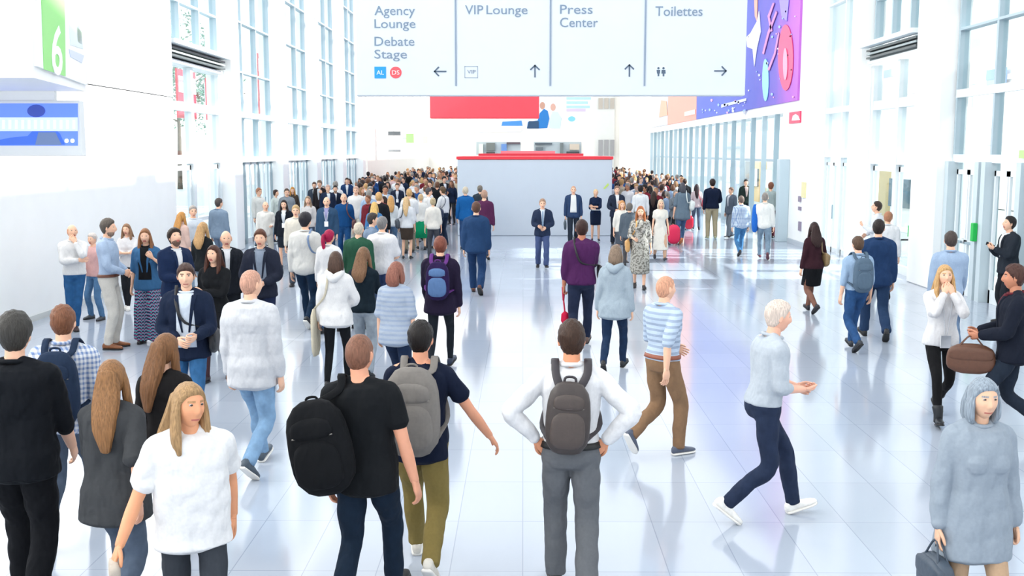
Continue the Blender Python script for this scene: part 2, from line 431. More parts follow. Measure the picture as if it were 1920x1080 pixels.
TOPS = {  # sleeve (0..2, 1 = elbow), offset, hem, loose
    'tshirt': (.62, .016, .90, .55), 'shirt': (1.93, .015, .99, .55), 'untucked': (1.93, .017, .86, .6), 'rolled': (1.35, .015, .97, .5),
    'sweater': (1.94, .021, .91, .6), 'jacket': (1.93, .030, .84, .55), 'coat': (1.93, .034, .62, .6), 'blouse': (1.45, .020, .89, .55),
    'oversize': (1.0, .030, .76, .9), 'loosetee': (.72, .028, .86, .95), 'vest': (.02, .028, .90, .55), 'tank': (.02, .012, .92, .2), 'dress': (.55, .014, .93, .1),
    'longdress': (1.5, .016, .93, .2), 'hoodie': (1.94, .028, .84, .75), 'bomber': (1.94, .036, .92, .85),
}
PANTS = {'slim': [.088, .076, .058, .056, .044], 'jeans': [.092, .081, .066, .063, .055], 'suit': [.096, .086, .074, .072, .068],
         'wide': [.098, .098, .098, .118, .138], 'leggings': [.083, .070, .053, .050, .036], 'chino': [.098, .088, .074, .066, .058]}

class Person: pass
def plan(sp):
    """pose the skeleton, make raw volumes and ask for remeshes"""
    p = Person(); p.sp = sp; g = sp.get; fem = g('fem', False); D = p.D = sp['D']; p.fem = fem
    p.vox = min(max(D*.0011, .0075), .02); p.far = D > 30
    p.nu = 40 if D < 12 else 30 if D < 20 else 20 if D < 34 else 14; p.nv = p.nu*3//4
    p.n = 20 if D < 12 else 14 if D < 34 else 9
    LL, RL, drop = LEG[g('legs', 'stand')]; fat = g('fat', 1.0); PR = PRF if fem else PRM
    lean, roll, twist = g('lean', 0), g('roll', 0), g('twist', 0)
    PZ = -drop
    def T(q):
        q = np.asarray(q, float); one = q.ndim == 1; q = np.atleast_2d(q).copy(); w = np.clip((q[:, 2]-.90)/.25, 0, 1); c = np.array([0, -.01, .95])
        out = np.empty_like(q)
        if lean == roll == twist == 0: out = q
        else:
            for i in range(len(q)):
                out[i] = (rot('Z', -twist*w[i]) @ rot('X', -lean*w[i]) @ rot('Y', roll*w[i])) @ (q[i]-c)+c
        out = out+np.array([0, 0, PZ]); return out[0] if one else out
    p.T = T; p.Rt = rot('Z', -twist) @ rot('X', -lean) @ rot('Y', roll)
    def prof(z, e=0, loose=0):
        a = np.interp(z, ZP, PR['a'])*fat; b = np.interp(z, ZP, PR['b'])*fat*(1+.35*(fat-1)); y = np.interp(z, ZP, PR['y'])
        if loose: m = (.185 if not fem else .172)*fat*loose; k = np.clip((1.36-np.asarray(z))/.1, 0, 1); a = np.maximum(a, (m*k)); b = np.maximum(b, m*.68*k)
        return a+e, b+e, y
    p.prof = prof
    ax = lambda zs: (p.Rt @ np.array([1, 0, 0]), p.Rt @ np.array([0, 1, 0]))
    def torso(z0, z1, e, loose=0, n=None, pw=2.3, flare=0):
        zs = np.arange(z0, z1+.001, (z1-z0)/max(3, round((z1-z0)/.045))); a, b, y = prof(np.maximum(zs, .95) if e > 0 and z0 != .86 else zs, e, loose)
        if flare: k = np.clip((1.0-zs)/.3, 0, 1)*flare; a = a+k; b = b+k
        C = T(np.stack([0*zs, y, zs], 1)); w = np.clip((zs-.90)/.25, 0, 1)[:, None]
        X0, Y0 = ax(zs); X = (1-w)*np.array([1, 0, 0])+w*X0; Y = (1-w)*np.array([0, 1, 0])+w*Y0
        return loft(C, a, b, X, Y, n or p.n+6, pw, .3)
    sh = (.172 if not fem else .150)*(fat*.5+.5)
    p.sh = sh; p.arms = {}; p.legs = {}
    for s, key in ((-1, 'armL'), (1, 'armR')):
        a = g(key, 'down'); a = ARM[a] if isinstance(a, str) else a
        tgt = np.array(a[0])*np.array([s, 1, 1]); pole = np.array(a[1])*np.array([s, 1, 1]); nr = np.array(a[2])*np.array([s, 1, 1])
        S = T((s*sh, -.012, 1.402)); W = T(tgt); W[2] = W[2] if abs(lean) < 1 or tgt[2] > 1 else W[2]
        E, W = ik(S, W, .285, .255, p.Rt @ pole); p.arms[s] = (S, E, W, p.Rt @ nr)
    for s, an in ((-1, LL), (1, RL)):
        hip = np.array([s*.088, -.01, .915+PZ]); A = np.array(an[:3]); K, A = ik(hip, A, .425, .42, np.array([s*.08, 1, 0])); p.legs[s] = (hip, K, A, an[3])
    hc = T((0, .018, 1.632)); R = p.Rt @ rot('Z', -g('hyaw', 0)) @ rot('X', -g('hpitch', 0)) @ rot('Y', g('htilt', 0)); p.hc = hc; p.hR = R
    # --- body
    thin = .86
    r = [torso(.86, 1.47, -.022, 0, p.n+4)]
    r.append(limb([T((0, -.012, 1.43)), T((0, .0, 1.50)), hc+R @ np.array([0, -.012, -.07])], [.062*(1 if not fem else .82), .054*(1 if not fem else .82), .052*(1 if not fem else .84)], p.n))
    for s in (-1, 1):
        S, E, W, nr = p.arms[s]; f = (fat*.6+.4)*(1 if not fem else .84)
        r.append(limb([T((s*.03, -.015, 1.465)), T((s*sh*.62, -.015, 1.442)), S, S*.5+E*.5, E, E*.6+W*.4, W], [.05*f, .047*f, .050*f, .043*f, .036*f, .038*f, .026*f], p.n, 16))
        H, K, A, pt = p.legs[s]; f = (fat*.6+.4); q = [.082*f, .072*f, .050*f, .052*f, .034*f]
        if g('bottom', 'jeans') in PANTS: q = [min(u, w-.022) for u, w in zip(q, PANTS[g('bottom', 'jeans')])]
        elif p.far or fem: q = [u*.9 for u in q]
        r.append(limb([H+[0, 0, .04], H*.5+K*.5, K, K*.65+A*.35+[0, -.008, 0], A], q, p.n, 16))
    raw = join(r); p.body = raw if p.far else request(raw, p.vox, 3)
    # --- top
    kind = g('top', 'shirt'); sl, e, hem, loose = TOPS[kind]; sl = g('sleeve', sl); hem = g('hem', hem); p.e = e; p.loose = loose; p.hem = hem
    r = [torso(hem, 1.455, e, loose, None, 2.4, flare=.035 if kind in ('oversize', 'hoodie') else .02 if kind in ('jacket', 'coat', 'loosetee') else 0)]
    if fem and not g('flat'):
        for s in (-1, 1): r.append(ellipsoid(T((s*.062, .085+e*.5, 1.275)), (.058+e*.4, .052+e*.4, .06+e*.3), 10, 7))
    if g('belly'): r.append(ellipsoid(T((0, .05, 1.09)), (.16*fat, .13*fat, .16), 14, 10))
    for s in (-1, 1):
        S, E, W, nr = p.arms[s]; f = (fat*.6+.4)*(1 if not fem else .86); ee = e*.6+.004
        r.append(limb([T((s*.03, -.015, 1.468)), T((s*sh*.62, -.015, 1.436)), S], [.044*f+e*.6, .047*f+e*.65, .048*f+e*.75], p.n))
        if sl > .05:
            P = [T((s*sh*.7, -.015, 1.42)), S]; q = [.048*f+ee*.9, .051*f+ee*.95]
            if sl <= 1: m = S+(E-S)*sl; P += [S*.5+m*.5, m]; q += [.049*f+ee*1.05, .048*f+ee*1.2+.002]
            else: m = E+(W-E)*(sl-1); P += [S*.5+E*.5, E, E*.5+m*.5, m]; q += [.050*f+ee, .043*f+ee, .040*f+ee, .030*f+ee*.9]
            r.append(limb(P, q, p.n, 4*len(P)))
    raw = join(r); p.top = raw if p.far else request(raw, p.vox, 2 if p.vox < .012 else 1)
    # --- bottom
    bt = g('bottom', 'jeans'); p.bt = bt; p.bottom = None
    if bt in PANTS:
        q = PANTS[bt]; f = fat*.7+.3; r = [torso(.86, 1.03, .010, 0)]
        for s in (-1, 1):
            H, K, A, pt = p.legs[s]; r.append(limb([H+[0, 0, .03], H*.5+K*.5, K, K*.5+A*.5+[0, -.008, 0], A+[0, -.006, -.012]], [q[0]*f, q[1]*f, q[2], q[3], q[4]], p.n, 18, cap=.25))
        raw = join(r); p.bottom = raw if p.far else request(raw, p.vox, 2 if p.vox < .012 else 1)
    elif bt in ('skirt', 'midi', 'flareskirt'):
        zh = {'skirt': .56, 'midi': .36, 'flareskirt': .42}[bt]; zs = np.array([1.05, .98, .92, .80, .68, zh]); zs = np.unique(np.clip(zs, zh, 2))[::-1]
        a, b, y = prof(np.maximum(zs, .93), .014); fl = np.clip((.93-zs)/.5, 0, 1)*({'skirt': -.02, 'midi': .02, 'flareskirt': .13}[bt])
        cy = (p.legs[-1][1][1]+p.legs[1][1][1])/2*np.clip((.93-zs)/.5, 0, 1); spread = abs(p.legs[-1][1][1]-p.legs[1][1][1])*.42*np.clip((.93-zs)/.5, 0, 1)
        C = np.stack([0*zs, y+cy, zs+PZ], 1); raw = loft(C, a+fl, b+fl+spread, np.array([1, 0, 0]), np.array([0, 1, 0]), 26, 2.2, .15, .03 if bt == 'flareskirt' else 0)
        p.bottom = raw if p.far else request(raw, p.vox, 2)
    return p

def mk(p, name, VF, m, par, mi=None, label=None, amp=0, smooth=True):
    V, Fs = VF
    if amp: V = wrinkle(V, Fs, amp, p.seed)
    o = mesh_obj(name, V*p.s, Fs, m, par, mi, smooth)
    if label: o['label'] = label
    return o
def ribbon(P, w, th, X):
    """flat band through points P, width w along X"""
    P = catmull(P, 4*(len(P)-1)+1); T = np.gradient(P, axis=0); T /= np.linalg.norm(T, axis=1)[:, None]; X = np.broadcast_to(unit(X), P.shape)
    X = X-T*(X*T).sum(1)[:, None]; X /= np.linalg.norm(X, axis=1)[:, None]; Y = np.cross(X, T)
    return loft(P, w/2, th/2, X, Y, 8, 4, .2)
def front(p, z, x, off, back=False):
    """point on the garment's front (or back) in the body's pose"""
    a, b, y = p.prof(z, p.e, p.loose); q = max(0, 1-(abs(x)/a)**2.4)**(1/2.4); yy = y+(b*q+off)*(-1 if back else 1)
    if p.fem and not back: yy += .03*math.exp(-((z-1.27)/.06)**2)
    return p.T((x, yy, z))
def panel(p, z0, z1, w0, w1, x0=0, x1=0, off=.006, th=.006, back=False):
    """a cloth panel lying on the chest, from z0 (top) to z1"""
    nz, nx = 9, 7; V = []; Fs = []
    for lay in (0, 1):
        for i in range(nz):
            t = i/(nz-1); z = z0+(z1-z0)*t; w = w0+(w1-w0)*t; cx = x0+(x1-x0)*t
            for j in range(nx):
                x = cx+w*(j/(nx-1)*2-1); V.append(front(p, z, x, off-lay*(th+.02), back))
    q = nz*nx
    for i in range(nz-1):
        for j in range(nx-1):
            a = i*nx+j; Fs.append((a, a+1, a+nx+1, a+nx)); Fs.append((q+a, q+a+nx, q+a+nx+1, q+a+1))
    rim = [j for j in range(nx)]+[i*nx+nx-1 for i in range(1, nz)]+[(nz-1)*nx+j for j in range(nx-2, -1, -1)]+[i*nx for i in range(nz-2, 0, -1)]
    for i in range(len(rim)): a, b = rim[i], rim[(i+1) % len(rim)]; Fs.append((b, a, q+a, q+b))
    return np.array(V), Fs

def dress(p):
    sp = p.sp; g = sp.get; D = p.D; near = D < 34
    root = empty('person', p.loc, -math.radians(sp.get('face', 0))); p.root = root
    tag(root, sp['label'], 'person', g('group'))
    skin = g('skin', '#e8b79a'); hc = g('hair', '#4a3628'); st = g('style', 'short')
    get = lambda k: RES[k] if isinstance(k, int) else k
    V, Fs = get(p.body); hv, hf, hm = head(p.nu, p.nv, p.fem); hs = .96 if p.fem else 1.0
    hv = (hv*hs) @ p.hR.T+p.hc; parts = [(V, Fs), (hv, hf)]; mi = [0]*len(Fs)+hm
    for s in (-1, 1):
        S, E, W, nr = p.arms[s]; arm = g('armL' if s < 0 else 'armR', 'down')
        hv2, hf2 = hand(W, W-E, nr, s, 1.05 if arm in ('carry', 'phone', 'hold', 'strap', 'phonelow') else .35, 6 if D < 20 else 4); 
        if p.fem: hv2 = (hv2-W)*.9+W
        parts.append((hv2, hf2)); mi += [0]*len(hf2)
    body = mk(p, 'body', join(parts), [mat(skin, 'skin'), mat(g('lips', '#b8645a'), 'skin'), mat(mixhex(hc, skin, .25), 'hair'), mat('#b9b0aa', 'gloss', .4), mat('#2c2420', 'gloss', .4)], root, mi)
    if st != 'none':
        hp = [((v*hs) @ p.hR.T+p.hc, f) for v, f in hairs(st, p.nu, p.nv, p.seed, p.e+max(0, float(p.prof(1.28, p.e, p.loose)[1])-.135)*.8)]
        mk(p, 'hair', join(hp), mat(hc if st not in ('bald', 'buzz') else mixhex(hc, skin, .3), 'hair'), root)
    if g('beard'):
        S, F2 = sph_grid(p.nu, p.nv); P = skull(S); w = np.clip((-.044-P[:, 2])/.02, 0, 1)*np.clip((S[:, 1]+.15)/.2, 0, 1)*(1-np.exp(-((P[:, 0]/.024)**2+((P[:, 2]+.066)/.011)**2)**2))
        mk(p, 'beard', (((P+S*(.0115*w-.01*(1-w))[:, None])) @ p.hR.T+p.hc, F2), mat(mixhex(hc, skin, .35), 'hair'), root)
    tk = g('tm', 'cloth'); kind = g('top', 'shirt')
    TN = {'tshirt': 't_shirt', 'loosetee': 't_shirt', 'rolled': 'shirt', 'untucked': 'shirt', 'oversize': 'tunic', 'longdress': 'dress', 'bomber': 'jacket', 'tank': 'top'}
    amp = .0125 if D < 14 else .0085 if near else 0
    top = mk(p, TN.get(kind, kind), get(p.top), mat(g('tc', '#ffffff'), tk), root, amp=amp if kind != 'tank' else .003)
    tc2 = g('under')
    if tc2 and D < 60:
        nm = 'shirt_front'; w = g('open', .055); z1 = g('vz', 1.10)
        mk(p, nm, panel(p, 1.475, z1, w, w*.25 if z1 > 1 else w*1.3), mat(tc2, 'cloth'), root)
        if D < 30:
            for s in (-1, 1): mk(p, 'lapel', panel(p, 1.46, max(z1, 1.10), .022, .008, s*(w+.012), s*(w*.3+.01), .013), mat(g('tc'), tk), root)
        if g('tie'): mk(p, 'tie', panel(p, 1.45, max(z1-.02, 1.0), .014, .026, 0, 0, .012), mat(g('tie'), 'cloth'), root)
    if D < 34 and kind in ('shirt', 'rolled', 'untucked', 'jacket', 'coat'):
        c = p.T((0, -.006, 1.487)); r = .070 if not p.fem else .058
        C = [c+p.Rt @ np.array([math.cos(t)*r, math.sin(t)*r*1.05, -.012*math.sin(t)+.004]) for t in np.linspace(0, 2*math.pi, 17)]
        mk(p, 'collar', limb(C, [.017]*17, 8, 33, ref=(0, 0, 1), flat=.8), mat(tc2 if (tc2 and kind != 'coat') else g('tc'), tk if not tc2 else 'cloth'), root)
    if kind == 'hoodie': mk(p, 'hood', limb([p.T((-.10, -.05, 1.50)), p.T((-.06, -.12, 1.47)), p.T((0, -.145, 1.43)), p.T((.06, -.12, 1.47)), p.T((.10, -.05, 1.50))], [.03, .045, .06, .045, .03], 12, 15, ref=(0, 0, 1)), mat(g('tc'), tk), root, amp=.01)
    bt = p.bt; bm = mat(g('bc', '#2b3f5c'), g('bm', 'denim' if bt in ('jeans', 'slim') else 'cloth'))
    if p.bottom is not None:
        mk(p, {'skirt': 'skirt', 'midi': 'skirt', 'flareskirt': 'skirt', 'leggings': 'leggings', 'jeans': 'jeans', 'slim': 'jeans'}.get(bt, 'trousers'), get(p.bottom), bm, root, amp=(.011 if bt not in ('leggings', 'skirt') else .003) if near else 0)
    if g('tights'):
        r = []
        for s in (-1, 1): H, K, A, pt = p.legs[s]; r.append(limb([H*.6+K*.4, K, K*.6+A*.4+[0, -.012, 0], A+[0, 0, -.01]], [.08, .058, .057, .042], 12, 14))
        mk(p, 'tights', join(r), mat(g('tights'), 'cloth'), root)
    if g('belt') and D < 34:
        zs = [.985, 1.0, 1.022]; a, b, y = p.prof(np.array(zs), .026, .0); C = p.T(np.stack([[0]*3, y, zs], 1))
        mk(p, 'belt', loft(C, a, b, np.array([1, 0, 0]), np.array([0, 1, 0]), 28, 2.3, 0), mat(g('belt'), 'leather'), root)
    # --- feet
    sc = g('shoe', '#1d1d20'); sty = g('shoes', 'shoe'); fs = .92 if p.fem else 1.0
    for s in (-1, 1):
        H, K, A, pt = p.legs[s]; R = rot('Z', -s*8) @ rot('X', -pt); o = A
        ys = np.array([-.075, -.055, -.02, .03, .08, .125, .16, .185])*fs; L = len(ys)
        hh = np.array([.055, .075, .082, .066, .046, .034, .028, .018]); ww = np.array([.028, .034, .036, .038, .045, .046, .038, .022])*fs
        z0 = -.085+.02; C = np.stack([0*ys, ys, z0+hh/2], 1) @ R.T+o
        up = [loft(C, ww, hh/2+.004, R @ np.array([1, 0, 0]), R @ np.array([0, 0, 1]), 14 if near else 8, 2.5, .4)]
        if sty == 'boot': up.append(limb([A+R @ np.array([0, -.02, -.04]), A+[0, -.01, .04], A*.72+K*.28+[0, -.01, 0]], [.046, .048, .058], 14))
        if sty == 'heel': up.append(limb([o+R @ np.array([0, -.06, -.03]), o+R @ np.array([0, -.062, -.082])], [.016, .007], 8))
        sh = mk(p, 'boot' if sty == 'boot' else 'shoe', join(up), mat(sc, 'leather'), root)
        if D < 26:
            C = np.stack([0*ys, ys, 0*ys-.085+.012], 1) @ R.T+o
            q = mk(p, 'sole', loft(C, ww+.004, np.full(L, .0115), R @ np.array([1, 0, 0]), R @ np.array([0, 0, 1]), 14, 3, .3), mat(g('sole', '#e9e6e0' if sty == 'sneaker' else '#151314'), 'paint'), sh)
    if g('badge') and D < 60:
        b = MB(); z = 1.12; c = front(p, z, 0, .02); X = p.Rt @ np.array([1, 0, 0]); Z = p.Rt @ np.array([0, 0, 1])
        l = mk(p, 'lanyard', join([ribbon([p.T((s*.055, 0, 1.50)), front(p, 1.40, s*.05, .014), front(p, 1.28, s*.03, .016), front(p, 1.17, s*.006, .02)], .012, .004, (1, 0, 0)) for s in (-1, 1)]), mat(g('badge'), 'cloth'), root)
        hw, hh = .045, .06; P = [c+X*a+Z*b2 for a, b2 in ((-hw, -hh), (hw, -hh), (hw, hh), (-hw, hh))]
        b.plate(P, p.Rt @ np.array([0, -1, 0]), .006); mk(p, 'badge', (np.vstack(b.v), b.f), mat('#f4f6f8', 'paint'), root, smooth=False)
    if g('glasses') and D < 30:
        r = []
        for s in (-1, 1):
            C = [np.array([s*.031+math.cos(t)*.019, .094, .016+math.sin(t)*.015]) for t in np.linspace(0, 2*math.pi, 15)]
            r.append(limb(C, [.0016]*15, 5, 28, cap=0)); r.append(limb([(s*.05, .092, .018), (s*.076, .04, .014), (s*.078, -.01, .01)], [.0018]*3, 5, 7))
        V, F2 = join(r); mk(p, 'glasses', ((V*hs) @ p.hR.T+p.hc, F2), mat('#1b1b1f', 'gloss'), root)
    return root

# -- things people wear or carry: things of their own ---------------------
def carried(p, name, label, cat, parts, group=None):
    """parts: list of (name, (V,F), material[, parent index]) in the person's frame"""
    allv = np.vstack([q[1][0] for q in parts])*p.s; lo, hi = allv.min(0), allv.max(0); base = np.array([(lo[0]+hi[0])/2, (lo[1]+hi[1])/2, lo[2]])
    a = -math.radians(p.sp.get('face', 0)); R = np.array(Matrix.Rotation(a, 3, 'Z')); loc = np.array(p.loc)+R @ base
    root = empty(name, loc, a); tag(root, label, cat, group); made = []
    for q in parts:
        o = mesh_obj(q[0], q[1][0]*p.s-base, q[1][1], q[2], made[q[3]] if len(q) > 3 else root, None, True); made.append(o)
    return root
def rbox(c, hx, hy, hz, R, n=24, pw=3.4, taper=.9, N=9):
    """soft upright box: rounded in plan and at both ends"""
    t = np.linspace(-1, 1, N); k = (1-np.abs(t)**5*.35)*np.where(t > 0, 1-(1-taper)*t, 1)
    C = np.array(c)+np.outer(t*hz, R @ np.array([0, 0, 1.0])); return loft(C, hx*k, hy*k, R @ np.array([1.0, 0, 0]), R @ np.array([0, 1.0, 0]), n, pw, .5)
def backpack(p, label, color, w=.15, h=.23, d=.075, zc=1.22, xo=0, pocket=None, strap=None, straps=(-1, 1), kind='leather', tilt=0):
    R = p.Rt @ rot('Y', tilt); a, b, y = p.prof(zc, p.e, p.loose); c = p.T((xo, y-b-d-.012, zc)); m = mat(color, kind); ms = mat(strap or color, kind)
    parts = [('pack_body', rbox(c, w, d, h, R), m)]
    parts.append(('front_pocket', rbox(c+R @ np.array([0, -d*.80, -h*.32]), w*.78, d*.42, h*.52, R), mat(pocket or color, kind)))
    parts.append(('top_pocket', rbox(c+R @ np.array([0, -d*.72, h*.50]), w*.70, d*.40, h*.22, R), mat(pocket or color, kind)))
    zp = c+R @ np.array([0, -d*1.02, h*.34]); parts.append(('zip', limb([zp+R @ np.array([x*w*.66, (x*x)*.012, 0]) for x in (-1, -.5, 0, .5, 1)], [.0045]*5, 6), mat('#8f8a82', 'metal')))
    hd = c+R @ np.array([0, .02, h*.96]); parts.append(('top_handle', limb([hd+R @ np.array([-.035, 0, 0]), hd+R @ np.array([-.028, 0, .045]), hd+R @ np.array([.028, 0, .045]), hd+R @ np.array([.035, 0, 0])], [.008]*4, 8, 12), ms))
    for s in straps:
        P = [c+R @ np.array([s*.06, d*.6, h*.86]), p.T((s*.095, -.10-p.e, 1.455)), p.T((s*.10, -.03, 1.515+p.e*.8)), front(p, 1.42, s*.105, .02), front(p, 1.28, s*.12, .02), p.T((s*(.155+p.e), 0, 1.12)), c+R @ np.array([s*w*.8, d*.8, -h*.7])]
        parts.append(('shoulder_strap', ribbon(P, .05, .014, (1, .0, 0)), ms))
    return carried(p, 'backpack', label, 'backpack', parts)
def handpos(p, s): S, E, W, nr = p.arms[s]; return W+unit(W-E)*.075
def bag(p, s, label, color, w=.17, h=.13, d=.06, drop=.10, name='handbag', cat='bag', kind='leather', pos=None, hcol=None, face=0):
    hp = np.array(pos) if pos is not None else handpos(p, s); R = rot('Z', 90+face); c = hp+np.array([0, 0, -drop-h])
    parts = [('bag_body', rbox(c, w, d, h, R, 20, 4, .92), mat(color, kind))]
    if d > .03: parts.append(('flap', rbox(c+R @ np.array([0, -d*.55*s, h*.38]), w*.92, d*.6, h*.5, R, 20, 4, 1), mat(color, kind)))
    for q in (-1, 1):
        o = R @ np.array([0, q*d*.5, 0]); parts.append(('handle', limb([c+o+R @ np.array([-w*.5, 0, h*.9]), hp+o*.4+R @ np.array([-w*.16, 0, -.01]), hp+o*.2, hp+o*.4+R @ np.array([w*.16, 0, -.01]), c+o+R @ np.array([w*.5, 0, h*.9])], [.007]*5, 6, 14), mat(hcol or color, kind)))
    return carried(p, name, label, cat, parts)
def shoulderbag(p, s, label, color, w=.16, h=.15, d=.045, z=.98, x=.27, kind='leather', strap=None, cross=False, y=0.0, name='shoulder_bag'):
    R = rot('Z', 90+6*s); c = np.array([s*x, y, z]); m = mat(color, kind); ss = -s if cross else s
    top = [p.T((ss*.10, -.02, 1.512+p.e)), front(p, 1.38, ss*.08, .015), front(p, 1.2, s*(.0 if cross else .13), .02), c+np.array([0, .05, h])]
    bk = [p.T((ss*.10, -.02, 1.512+p.e)), front(p, 1.38, ss*.08, .015, True), front(p, 1.2, s*(.0 if cross else .13), .02, True), c+np.array([0, -.05, h])]
    parts = [('bag_body', rbox(c, w, d, h, R, 20, 4, .95), m), ('flap', rbox(c+R @ np.array([0, -s*d*.55, h*.35]), w*.95, d*.6, h*.55, R, 20, 4, 1), m),
             ('strap', join([ribbon(top, .028, .008, (1, .2, 0)), ribbon(bk, .028, .008, (1, .2, 0))]), mat(strap or color, kind))]
    return carried(p, name, label, 'bag', parts)
def phone(p, s, label):
    S, E, W, nr = p.arms[s]; d = unit(W-E); n = unit(nr-d*np.dot(nr, d)); c = W+d*.085+n*.028; t = np.cross(d, n)
    b = MB(); P = [c+t*a+d*e_ for a, e_ in ((-.036, -.07), (.036, -.07), (.036, .07), (-.036, .07))]; b.plate(P, n, .009)
    q = MB(); P = [c+n*.0092+t*a+d*e_ for a, e_ in ((-.032, -.064), (.032, -.064), (.032, .064), (-.032, .064))]; q.plate(P, n, .001)
    r = carried(p, 'phone', label, 'phone', [('phone_case', (np.vstack(b.v), b.f), mat('#16181c', 'gloss')), ('screen', (np.vstack(q.v), q.f), mat('#30343c', 'gloss'))])
    for ch in r.children: ch.data.polygons.foreach_set('use_smooth', np.zeros(len(ch.data.polygons), bool))
    return r
def suitcase(p, s, label, color):
    hp = handpos(p, s); c = np.array([hp[0]+s*.05, hp[1]-.28, .30]); R = rot('Z', 0); parts = [('shell', rbox(c, .17, .11, .235, R, 24, 5, 1), mat(color, 'gloss', .3))]
    for x in (-.12, .12):
        for y in (-.07, .07): parts.append(('wheel', ellipsoid((c[0]+x, c[1]+y, .028), (.014, .028, .028), 12, 8), mat('#1a1a1c', 'paint')))
    parts.append(('pull_handle', limb([c+[-.06, .1, .2], hp+[-.05, -.02, 0], hp+[.05, -.02, 0], c+[.06, .1, .2]], [.008]*4, 6, 16), mat('#8b9097', 'metal')))
    return carried(p, 'suitcase', label, 'suitcase', parts)
# ================================================================== the place
XL, XR, GL, GR = -8.30, 8.45, -8.72, 8.90      # inner wall faces and glazing planes
TOPZ = 13.0
def glass_mat():
    m = bpy.data.materials.new('clear_glass'); m.use_nodes = True; nt = m.node_tree; N = nt.nodes; L = nt.links
    for n in list(N): N.remove(n)
    o = N.new('ShaderNodeOutputMaterial'); mx = N.new('ShaderNodeMixShader'); t = N.new('ShaderNodeBsdfTransparent'); g = N.new('ShaderNodeBsdfGlossy')
    t.inputs[0].default_value = (.93, .97, .98, 1); g.inputs['Roughness'].default_value = .03; lw = N.new('ShaderNodeLayerWeight'); pw = N.new('ShaderNodeMath'); pw.operation = 'POWER'; pw.inputs[1].default_value = 4; L.new(lw.outputs['Facing'], pw.inputs[0])
    f = N.new('ShaderNodeMath'); f.operation = 'MULTIPLY_ADD'; f.inputs[1].default_value = .3; f.inputs[2].default_value = .02; L.new(pw.outputs[0], f.inputs[0]); L.new(f.outputs[0], mx.inputs[0]); L.new(t.outputs[0], mx.inputs[1]); L.new(g.outputs[0], mx.inputs[2]); L.new(mx.outputs[0], o.inputs[0]); return m
GLASS = glass_mat()
def floor_mat():
    m = bpy.data.materials.new('polished_tiles'); m.use_nodes = True; nt = m.node_tree; N = nt.nodes; L = nt.links; b = N['Principled BSDF']
    tc = N.new('ShaderNodeTexCoord'); br = N.new('ShaderNodeTexBrick'); br.offset = 0.0; br.squash = 1.0
    br.inputs['Scale'].default_value = 1.0; br.inputs['Brick Width'].default_value = .5; br.inputs['Row Height'].default_value = 1.0
    br.inputs['Mortar Size'].default_value = .004; br.inputs['Mortar Smooth'].default_value = .3; br.inputs['Bias'].default_value = 0
    br.inputs['Color1'].default_value = lin('#a6afbd'); br.inputs['Color2'].default_value = lin('#acb5c3'); br.inputs['Mortar'].default_value = lin('#8f99a8')
    L.new(tc.outputs['Object'], br.inputs['Vector']); n = N.new('ShaderNodeTexNoise'); n.inputs['Scale'].default_value = .5; n.inputs['Detail'].default_value = 4
    L.new(tc.outputs['Object'], n.inputs['Vector']); mr = N.new('ShaderNodeMapRange'); mr.inputs['To Min'].default_value = .06; mr.inputs['To Max'].default_value = .17
    L.new(n.outputs['Fac'], mr.inputs['Value']); L.new(mr.outputs[0], b.inputs['Roughness'])
    L.new(br.outputs['Color'], b.inputs['Base Color']); b.inputs['IOR'].default_value = 1.6
    n2 = N.new('ShaderNodeTexNoise'); n2.inputs['Scale'].default_value = 1.3; L.new(tc.outputs['Object'], n2.inputs['Vector'])
    bp = N.new('ShaderNodeBump'); bp.inputs['Strength'].default_value = .06; bp.inputs['Distance'].default_value = .02; L.new(n2.outputs['Fac'], bp.inputs['Height']); L.new(bp.outputs[0], b.inputs['Normal'])
    return m
WHITE = mat('#f4f5f4', 'paint'); WARM = mat('#f3f0e9', 'paint'); STEEL = mat('#a9bac3', 'paint'); STEELD = mat('#8fa3ad', 'paint'); FRAME = mat('#dfe5e8', 'paint')
TEAL = mat('#b9cad2', 'paint')

f = MB().box((-9.2, -6, -.2), (10.9, 96, 0)).obj('floor', floor_mat()); struct(f)
g = MB().box((-60, -20, -.4), (-9.2, 140, -.05)).box((10.9, -20, -.4), (60, 140, -.05)).obj('ground', mat('#cfd3d2', 'paint')); struct(g)

# left wall: a plain white stretch, then glazed bays between square columns, then a plain wall to the end
def wall(name, m, *boxes):
    b = MB()
    for a, c in boxes: b.box(a, c)
    return struct(b.obj(name, m))
wall('wall_left', WHITE, ((-9.2, -6, 0), (XL, 25.5, 4.12)), ((-9.2, -6, 4.14), (XL+.03, 25.5, TOPZ)))
struct(MB().box((XL, -6, 0), (XL+.015, 25.5, .10)).obj('baseboard_left', mat('#c9ccca', 'paint')))
wall('wall_left_far', WARM, ((-9.2, 57.2, 0), (XL, 96, TOPZ)))
wall('wall_end', WARM, ((-9.2, 95, 0), (13, 96, TOPZ)))
wall('wall_right', WHITE, ((XR, -6, 0), (9.3, 15.6, TOPZ)))
wall('wall_right_pier', WHITE, ((XR, 31.6, 0), (9.3, 35.2, TOPZ)))
wall('wall_right_upper', WHITE, ((XR, 35.2, 4.1), (9.3, 95, TOPZ)), ((XR, 72, 0), (9.3, 95, 4.1)))
wall('wall_right_header_sun_eave', WHITE, ((GR-.1, 15.6, 9.2), (9.3, 31.6, TOPZ)), ((GR-.1, 15.6, 9.0), (14.2, 35, 9.3)))  # upper wall, plus an eave slab added to stop high sun reaching the floor
k = 0
for yc in (31.2, 37.4, 43.5, 49.7, 55.9):
    k += 1; struct(MB().box((-9.0, yc-.55, 0), (XL+.05, yc+.30, TOPZ), bev=.02).obj('trim_%d' % k, WHITE))
